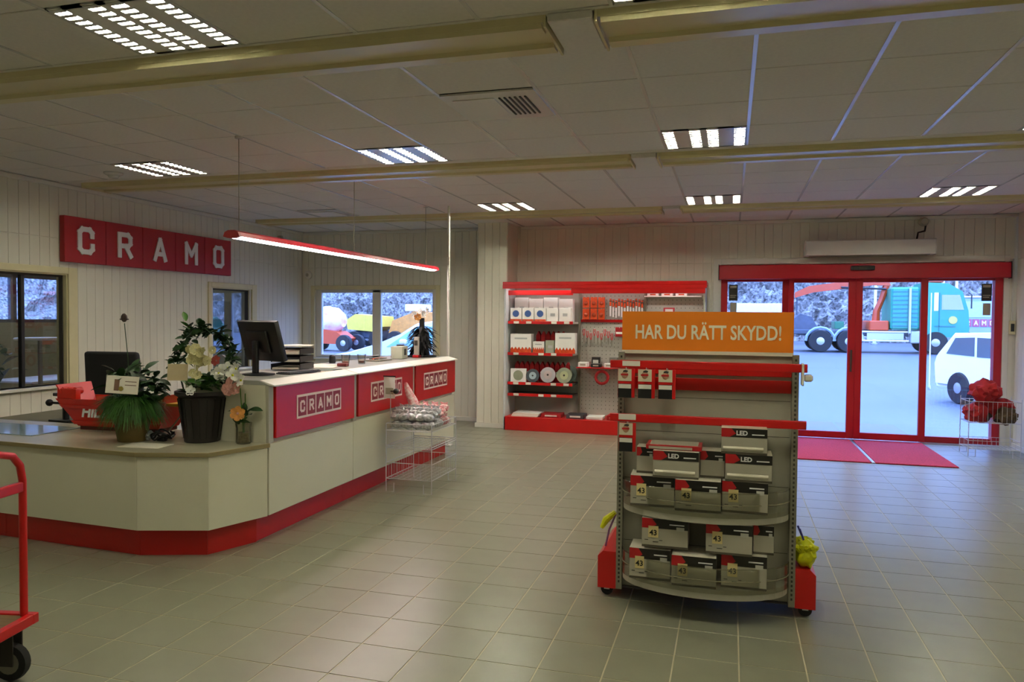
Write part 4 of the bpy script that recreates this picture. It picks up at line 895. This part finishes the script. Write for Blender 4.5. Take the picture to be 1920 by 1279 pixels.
for k in range(3): 
    t=thing('white_carton',['left','middle','right'][k]+' white carton on the white shelf of the third bay','box',(-1.08+.2*k,BY-.1,1.9855),0,'white cartons in the third bay'); B().box(-.08,.08,-.06,.06,0,.06,.003).build('carton',PW,t); B().box(-.04,.04,-.062,-.06,.01,.03).build('label_patch',ORP,t)
# =====================================================================
# WIRE BASKET STANDS
# =====================================================================
def wire_stand(name,label,x,y,W,D,feet,levels,rim,grid=.055):
    t=thing(name,label,'basket stand',(x,y,0))
    for e in (-1,1):
        for f in (-1,1): B().tube([(e*W/2,f*D/2,rim),(e*W/2,f*D/2,.006),(e*W/2-e*.08,f*D/2,.006),(e*W/2-e*.08,f*D/2,.09)],.005,6).build('leg',CHR,t)
    for z0,z1 in levels:
        b=B()
        for z in (z0,z1): b.tube([(-W/2,-D/2,z),(W/2,-D/2,z),(W/2,D/2,z),(-W/2,D/2,z),(-W/2,-D/2,z)],.004,5)
        n=int(W/grid)
        for k in range(1,n):
            xx=-W/2+W*k/n; b.tube([(xx,-D/2,z1),(xx,-D/2,z0),(xx,D/2,z0),(xx,D/2,z1)],.0018,4,False)
        n=int(D/grid)
        for k in range(1,n):
            yy=-D/2+D*k/n; b.tube([(-W/2,yy,z1),(-W/2,yy,z0),(W/2,yy,z0),(W/2,yy,z1)],.0018,4,False)
        b.build('wire_basket',CHR,t)
    return t
wire_stand('wire_basket_stand','chrome wire basket stand holding sweet bags before the counter',-2.87,6.77,.46,.64,0,[(.13,.28),(.42,.44),(.585,.65)],.65)
rr=random.Random(4)
def bag(x,y,z,m,lab,grp,rz=0,s=1):
    t=thing('sweet_bag',lab,'bag',(x,y,z),rz,grp); b=B(); b.ball((0,0,.035*s),.05*s,2,(1.15,.9,.75),.3,rr.random()*20); b.build('bag_body',m,t,True)
    B().prism([(-.03*s,.06*s),(.03*s,.06*s),(.042*s,.095*s),(0,.085*s),(-.042*s,.095*s)],-.003,.003,'y').build('tied_top',m,t); return t
n=0; words=['first','second','third','fourth','fifth','sixth']
for j in range(3):
    for k in range(5):
        bag(-3.04+.085*k,6.52+.09*j,.675+.02*j,SILV,'silver foil sweet bag, '+words[k]+' from the left, '+['front','second','third'][j]+' row','silver sweet bags in the basket',rr.uniform(-.5,.5))
for j in range(3):
    for k in range(4):
        bag(-3.02+.1*k,6.80+.085*j,.675+.022*j,RPAT,'red and white wrapped bag, '+words[k]+' from the left, '+['front','middle','back'][j]+' row','red and white bags in the basket',rr.uniform(-.6,.6))
for i in range(3):   # lower fill layer so the heap rests in the basket
    for k in range(4): bag(-3.02+.1*k,6.55+.19*i,.592,SILV if i<2 else RPAT,('silver' if i<2 else 'red and white')+' sweet bag at the basket bottom, '+words[k]+' from the left, row '+['one','two','three'][i],'bags in the bottom layer of the basket',rr.uniform(-.5,.5),1.25)
t=thing('gnome_figure','red and white soft figure leaning on the sweet bags','soft toy',(-2.98,6.86,.74)); B().tube([(.0,0,-.02),(-.03,0,.08),(-.08,0,.18),(-.11,0,.26)],.05,10,rs=[.06,.05,.035,.015]).build('pointed_body',RPAT,t,True); B().ball((.05,0,.0),.05,2).build('head',RPAT,t,True)
t=thing('price_sign','white card sign in a black clip above the sweet bags','sign',(-3.08,6.5,.62)); B().tube([(0,0,0),(0,0,.33)],.004,6).build('rod',CHR,t); B().ball((.06,-.01,.33),.028,2).build('clip_knob',BLK,t,True); B().tube([(0,0,.33),(.06,-.005,.33)],.006,6).build('clip_arm',BLK,t)
o=B().box(-.07,.045,-.002,.002,.26,.47,.001).build('card',PW,t); B().box(-.075,.05,-.0035,.0035,.465,.475).build('card_frame',BLK,t); B().box(-.05,.03,-.0035,-.002,.3,.36).build('grey_print',GREY,t)
wire_stand('wire_basket_rack','grey wire basket rack with red cloths beside the right door frame',3.1,10.55,.56,.36,0,[(.1,.2),(.42,.68)],.72,.05)
rr=random.Random(8)
for i,(x,y,z,s,m,lab) in enumerate(((3.03,10.5,.80,.13,CUSH,'upper red cloth bundle in the door side basket'),(2.93,10.5,.53,.11,CUSH,'left red cloth bundle low in the door side basket'),(3.12,10.6,.60,.12,CUSH,'middle red cloth bundle in the door side basket'),(3.25,10.5,.50,.1,mat('olive cloth','4E3A22',.8,var=.2),'brown green cloth bundle at the right of the basket'),(3.0,10.58,.52,.1,mat('dark cloth','3A2A22',.8,var=.2),'dark cloth bundle in the basket centre'),(3.28,10.58,.62,.07,CUSH,'small red cloth at the right rim of the basket'))):
    t=thing('cloth_bundle',lab,'cloth',(x,y,z)); s*=1.25; b=B(); b.ball((0,0,0),s,3,(1,.9,.85),.45,i*3.3); b.build('folded_cloth',m,t,True); b=B().tube([(-s*.6,-s*.5,-s*.2),(0,-s*.85,0),(s*.6,-s*.5,.2*s)],s*.14,8,rs=[s*.05,s*.14,s*.05]); b.build('fold',m,t,True)
# =====================================================================
# HAND TROLLEY at the left front
# =====================================================================
t=thing('platform_trolley','red platform trolley with tubular handle and black wheels, left edge','trolley',(-2.955,2.37,0),.2)
B().tube([(-.05,.27,.27),(-.05,.27,.90),(-.05,.255,.97),(-.05,.21,1.02),(-.05,.13,1.04),(-.05,-.13,1.04),(-.05,-.21,1.02),(-.05,-.255,.97),(-.05,-.27,.90),(-.05,-.27,.27)],.0165,12).build('handle_loop',RED,t,True)
B().box(-.062,-.038,-.265,.265,.85,.895,.004).build('cross_bar',RED,t)
f=B().box(-.95,.0,-.3,-.265,.245,.29,.003).box(-.95,.0,.265,.3,.245,.29,.003).box(-.035,.0,-.265,.265,.245,.29,.003).box(-.95,-.915,-.265,.265,.245,.29,.003); f.build('platform_frame',RED,t)
B().box(-.914,-.036,-.264,.264,.262,.283).build('platform_board',WOOD,t)
for x in (-.085,-.83):
    for y in (-.235,.235):
        wv=B().lathe([(.05,-.02),(.08,-.018),(.084,0),(.08,.018),(.05,.02)],seg=24,axis='y').build('wheel',RUB,t,True,(x,y,.0845)); B().lathe([(.05,-.0225),(.05,.0225)],seg=16,axis='y').build('hub',POSTG,wv,True)
        B().box(-.03,.03,-.032,-.026,-.01,.155).box(-.03,.03,.026,.032,-.01,.155).box(-.05,.05,-.04,.04,.148,.16).build('fork',DARK,wv)
t=thing('spray_can','orange and black can standing on the trolley platform','can',(-3.40,2.52,.2835)); B().lathe([(.04,0),(.042,.005),(.042,.19),(.03,.2)],seg=20).build('can_body',ORP,t,True); B().lathe([(.025,.2),(.025,.24)],seg=16).build('cap',BLK,t,True)
# =====================================================================
# OUTSIDE
# =====================================================================
def gz(y): return -.05+ (y-12)*.0105 if y>12 else -.05
bm=bmesh.new(); vs=[bm.verts.new((x,y,z)) for x,y,z in ((-90,YB+.14,-.05),(60,YB+.14,-.05),(-90,14,-.04),(60,14,-.04),(-90,60,.45),(60,60,.45))]
bm.faces.new((vs[0],vs[1],vs[3],vs[2])); bm.faces.new((vs[2],vs[3],vs[5],vs[4])); me=bpy.data.meshes.new('parking_ground'); bm.to_mesh(me); bm.free(); me.materials.append(ASPH)
o=bpy.data.objects.new('parking_ground',me); COL.objects.link(o); struct(o)
# wider ground on the window side of the office
struct(B().box(-90,OX-.15,-10,YB+.14,-.2,-.05).build('yard_ground',ASPH))
# rocky slope
def slope(x0,x1,y0,nx,ny,name,M=None):
    bm=bmesh.new(); g=[]
    for j in range(ny+1):
        row=[]
        for i in range(nx+1):
            x=x0+(x1-x0)*i/nx; t_=j/ny; y=y0+t_*14; z=.3+t_*22
            n=noise.fractal(Vector((x*.2,y*.3,z*.3)),1.0,2.0,5)
            n2=noise.noise(Vector((x*2.6,y*2.6,z*2.6)))
            v=Vector((x,y-n*1.2-n2*.6,z+n2*.35-(0 if j else .6)))
            row.append(bm.verts.new(M@v if M else v))
        g.append(row)
    for a,b in zip(g,g[1:]):
        for i in range(nx): bm.faces.new((a[i],a[i+1],b[i+1],b[i]))
    me=bpy.data.meshes.new(name); bm.to_mesh(me); bm.free(); me.materials.append(ROCK); o=bpy.data.objects.new(name,me); COL.objects.link(o); struct(o); return o
slope(-70,45,50,520,90,'rock_slope')
slope(-20,45,0,120,40,'rock_slope_side',Matrix.Translation((-42,0,0))@Matrix.Rotation(PI/2,4,'Z'))
def wheel(par,x,y,z,r,wd,name='wheel'):
    w_=B().lathe([(r*.55,-wd/2),(r*.95,-wd/2),(r,-wd*.35),(r,wd*.35),(r*.95,wd/2),(r*.55,wd/2)],seg=24,axis='y').build(name,RUB,par,True,(x,y,z))
    B().lathe([(r*.2,-wd/2-.015),(r*.54,-wd/2+.02),(r*.54,wd/2-.02),(r*.2,wd/2+.015)],seg=20,axis='y').build('rim',ALU,w_,True); return w_
# crane truck, cab to the right
TY_=38; z0=gz(TY_)
t=thing('crane_truck','teal crane truck with red folded crane parked across the yard','truck',(6.1,TY_,z0))
B().box(-3.1,1.9,-.9,.9,.75,1.0,.03).build('chassis',TRG,t)
for x in (-2.15,-.95,2.55): 
    for y in (-1.0,1.0): wheel(t,x,y,.5,.5,.32)
for x in (-2.15,-.95): B().tube([(x+.62*math.cos(a*PI/8),-1.0,.5+.62*math.sin(a*PI/8)) for a in range(9)],.07,6).build('mudguard',mat('mudguard','8A9AA4',.4),t)
B().box(-3.7,-2.4,-1.0,1.0,.8,1.02,.03).build('rear_deck',TRG,t)
b=B(); b.prism([(-3.6,1.0),(-2.2,1.0),(-2.5,1.6),(-3.0,1.75),(-3.4,1.4)],-.8,.8,'y'); b.build('hook_equipment',mat('hook grey','4E525C',.6,var=.2),t)
f=B(); 
f.tube([(-.4,-1.05,.55),(1.5,-1.05,.55),(1.5,-1.05,.95),(-.4,-1.05,.95),(-.4,-1.05,.55)],.04,6); f.build('side_guard',WHT,t); B().box(-.2,1.3,-1.04,-1.0,.6,.9).build('side_tank',ALU,t)
B().box(1.55,2.05,-1.1,-.5,.45,1.0,.04).build('fuel_tank',ALU,t)
cab=B(); cab.prism([(2.1,.75),(3.75,.75),(3.85,1.1),(3.8,1.9),(3.55,2.75),(3.0,3.1),(2.1,3.15)],-1.15,1.15,'y'); cb=cab.build('cab',TEAL,t)
B().prism([(2.75,1.95),(3.62,1.95),(3.45,2.6),(2.75,2.6)],-1.165,-1.15,'y').build('door_window',DGL,cb); B().prism([(2.45,1.9),(2.62,1.9),(2.62,2.7),(2.45,2.7)],-1.165,-1.15,'y').build('side_window',WHT,cb)
B().box(3.82,3.95,-.9,.9,.6,1.0,.03).build('bumper',TRG,cb); B().lathe([(.17,-1.175),(.17,-1.15)],cx=3.2,cy=1.5,seg=20,axis='y').build('door_emblem',YEL if False else mat('emblem yellow','C9B25A',.5),cb)
B().box(2.5,3.3,-1.17,-1.15,1.2,1.25).box(2.65,2.68,-1.17,-1.15,1.0,2.7).build('door_joint',mat('dark teal','1F6A6E',.4),cb)
B().tube([(3.75,-1.25,2.7),(3.85,-1.35,2.6),(3.85,-1.35,2.0)],.03,6).build('mirror_arm',BLK,cb); B().box(2.3,2.9,-.8,.8,3.16,3.26,.03).build('beacon_bar',CRNR,cb)
b=B()
b.box(.75,1.9,-1.1,1.1,1.05,2.95,.08); b.build('green_body_module',TEAL,t)
for k in range(9): B().box(.8,1.85,-1.115,-1.1,1.2+.19*k,1.25+.19*k).build('louvre',mat('dark teal','1F6A6E',.4),t)
B().tube([(1.5,-1.15,.9),(1.5,-1.15,2.9)],.06,8).build('exhaust_stack',ALU,t)
B().tube([(.3,0,1.0),(.35,0,1.9),(.55,0,2.4),(.75,0,3.1)],.17,8,rs=[.2,.15,.13,.15]).build('crane_post',CRNR,t)
B().box(-.1,.7,-1.0,1.0,1.0,1.45,.04).build('crane_base',CRNR,t)
b=B(); b.prism([(.9,3.05),(.8,3.3),(.2,3.42),(-2.6,3.05),(-3.2,2.75),(-3.2,2.5),(-2.4,2.75),(.2,3.08)],-.16,.16,'y'); b.build('crane_boom',CRNR,t)
B().tube([(.7,-.2,2.9),(-1.2,-.2,2.98)],.05,6).build('hydraulic_cylinder',BLK,t)
B().tube([(-3.1,0,2.5),(-3.1,0,1.7)],.04,6).build('hanging_hook',TRG,t)
for x in (-1.5,-.75): B().box(x,x+.4,-.6,.6,1.05,1.4,.02).build('green_crate',mat('crate green','2A6A48',.5),t)
# site cabin with the squares
t=thing('site_cabin','pale blue grey site cabin with a row of red lettered squares','cabin',(12.0,44.5,gz(44.5)))
B().box(-.95,2.0,-1,1,.0,2.6,.03).build('cabin_body',mat('cabin blue','8E9EB8',.5,var=.03),t); B().box(-.7,.7,-1.02,-1.0,1.6,2.4).build('window_panel',mat('cabin panel','A9BACB',.3),t); B().box(-1.0,2.05,-1.05,1.05,2.6,2.68,.01).build('roof',WHT,t)
for i,c in enumerate('CRAMO'):
    x=-.85+.36*i; q=B().box(x,x+.31,-1.03,-1.0,1.12,1.5).build('logo_square',mat('logo far','B04A62',.5),t); b=B().strokes(LET[c],.04,.01,.2,(x+.08,1.21)); b.xf(Matrix.Translation((0,-1.03,0))); b.build('letter_'+c.lower(),WHT,q)
# cars
def car(name,lab,x,y,rz,body,L=4.4,van=False,gl=None,zs=1):
    DG=gl or DGL
    t=thing(name,lab,'van' if van else 'car',(x,y,gz(y)),rz); h_=L/2; t.scale=(1,1,zs)
    if van: prof=[(-h_,.35),(h_-.05,.35),(h_,.6),(h_-.05,.95),(h_-.9,1.15),(h_-1.75,1.88),(h_-2.1,1.95),(-h_+.1,1.95),(-h_,1.7)]
    else: prof=[(-h_+.05,.3),(h_-.1,.3),(h_,.5),(h_-.1,.78),(h_-1.15,.95),(h_-1.95,1.4),(h_-2.4,1.46),(-h_+.6,1.43),(-h_+.08,.98),(-h_,.8)]
    b=B(); b.prism(prof,-.86,.86,'y'); bmesh.ops.bevel(b.bm,geom=[e for e in b.bm.edges if abs(e.verts[0].co.y-e.verts[1].co.y)<.01],offset=.07,segments=3,affect='EDGES')
    bo=b.build('body',body,t,True)
    if van: win=[[(h_-1.95,1.15),(h_-1.2,1.15),(h_-1.8,1.75),(h_-2.1,1.75)],[(h_-2.9,1.2),(h_-2.1,1.2),(h_-2.2,1.75),(h_-2.9,1.75)]]
    else: win=[[(h_-2.0,.95),(h_-1.3,.95),(h_-1.95,1.34),(h_-2.1,1.34)],[(h_-2.85,.97),(h_-2.08,.97),(h_-2.16,1.34),(h_-2.85,1.35)],[(-h_+.45,1.0),(h_-2.93,.98),(h_-2.93,1.35),(-h_+.72,1.33)]]
    for w_ in win:
        for e in (-1,1): B().prism(w_,e*.862,e*.872,'y').build('side_window',DG,bo)
    a,c=(prof[4],prof[5]); d=Vector((c[0]-a[0],c[1]-a[1])); n=Vector((-d.y,d.x)).normalized()*-1
    if n.x<0: n=-n
    q=[(a[0]+d.x*.05+n.x*.012,a[1]+d.y*.05+n.y*.012),(a[0]+d.x*.92+n.x*.012,a[1]+d.y*.92+n.y*.012),(a[0]+d.x*.92,a[1]+d.y*.92),(a[0]+d.x*.05,a[1]+d.y*.05)]
    B().prism(q,-.74,.74,'y').build('windscreen',DG,bo)
    if not van:
        a,c=Vector(prof[7]),Vector(prof[8]); d=c-a; n=Vector((d.y,-d.x)).normalized(); 
        if n.x>0: n=-n
        B().prism([tuple(a+d*.1+n*.012),tuple(a+d*.9+n*.012),tuple(a+d*.9),tuple(a+d*.1)],-.7,.7,'y').build('rear_window',DGL,bo)
        for e in (-1,1): B().box(-h_-.01,-h_+.06,e*.62-.12,e*.62+.12,.78,.93,.01).build('rear_light',CRNR,bo)
    for e in (-1,1): B().box(h_-.28,h_-.0,e*.66-.14,e*.66+.14,.62 if not van else .72,.74 if not van else .88,.03).build('headlight',ALU,bo); B().box(h_-1.75,h_-1.6,e*.9-.08,e*.9+.08,1.0 if not van else 1.2,1.1 if not van else 1.36,.03).build('mirror',body,bo)
    for x_ in (h_-.85,-h_+.85):
        for e in (-1,1): wheel(t,x_,e*.8,.32,.32,.2)
    return t
car('parked_car','white hatchback parked outside the right door pane',5.7,16.2,-1.2,CARW,4.2,False,mat('car window grey','5A6468',.1))
car('parked_estate','white car close outside the right pane of the back window, pale glass',-6.15,15.3,PI+.12,CARW,4.3,False,mat('screen teal','9CD0CC',.1),1.1)
car('green_car','pale green car parked farther back beyond the white hatchback',9.9,30,1.2,mat('car green','5E8A70',.4),4.2)
# mixer trailer seen in the left window
t=thing('mixer_trailer','white and red mixer trailer outside the left pane of back window','trailer',(-17.3,30,gz(30)),0)
B().lathe([(.25,-.9),(.55,-.6),(.62,0),(.55,.5),(.3,.8)],cx=0,cy=1.35,seg=20,axis='x').build('drum',mat('drum pink','E07A86',.4,var=.25,scale=2,h2='F4F0F0'),t,True)
B().lathe([(.63,-.08),(.63,.12)],cx=0,cy=1.35,seg=20,axis='x').build('drum_band',WHT,t,True)
B().prism([(-1.1,.35),(.9,.3),(1.15,.55),(.7,.85),(.1,.95),(-1.0,.9)],-.5,.5,'y').build('red_chassis',CRNR,t)
wheel(t,1.15,-.6,.36,.36,.25); wheel(t,1.15,.6,.36,.36,.25); wheel(t,-.6,-.6,.3,.3,.2); wheel(t,-.6,.6,.3,.3,.2)
t=thing('yellow_dumper','yellow compact dumper with dark wheels outside the back window','dumper',(-17.2,34,gz(34)))
B().prism([(-.9,.85),(.5,.75),(1.0,1.0),(.9,1.5),(-.5,1.6),(-1.0,1.3)],-.7,.7,'y').build('skip',mat('dumper yellow','E2C24A',.4),t); B().box(-.6,.8,-.5,.5,.4,.8,.05).build('dark_base',TRG,t)
for x in (-.5,.7):
    for y in (-.75,.75): wheel(t,x,y,.38,.38,.28)
t=thing('orange_loader','orange loader right of the yellow dumper','loader',(-14.8,34,gz(34))); B().prism([(-1.1,.7),(1.2,.7),(1.2,1.7),(.3,1.75),(-.9,1.3)],-.7,.7,'y').build('body',mat('loader orange','E0903A',.45,var=.15),t); B().box(-.3,.6,-.6,.6,1.75,2.1,.04).build('cab',WHT,t)
for x in (-.7,.8):
    for y in (-.8,.8): wheel(t,x,y,.4,.4,.3)
t=thing('white_container','white container on the far left beyond the door pane','container',(2.0,46,gz(46))); B().box(-1.9,1.2,-1,1,0,2.3,.02).build('body',WHT,t); r_=B()
for k in range(9): r_.box(-1.8+.33*k,-1.7+.33*k,-1.03,-1,.1,2.2)
r_.build('ribs',WHT,t)
def pole(x,y,h_,r,lab):
    t=thing('light_pole',lab,'pole',(x,y,gz(y))); B().tube([(0,0,0),(0,0,h_)],r,10,rs=[r,r*.7]).build('mast',WHT,t,True); B().lathe([(r*2.2,0),(r*2.2,.06),(r,.12)],seg=14).build('base_collar',ALU,t,True)
pole(7.9,47,8,.09,'white mast standing behind the red crane boom'); pole(11.1,46,8,.08,'left one of two white masts right of the truck cab'); pole(11.75,46,8,.08,'right one of two white masts right of the truck cab')
pole(4.58,20,2.3,.016,'thin white post in the yard before the truck cab')
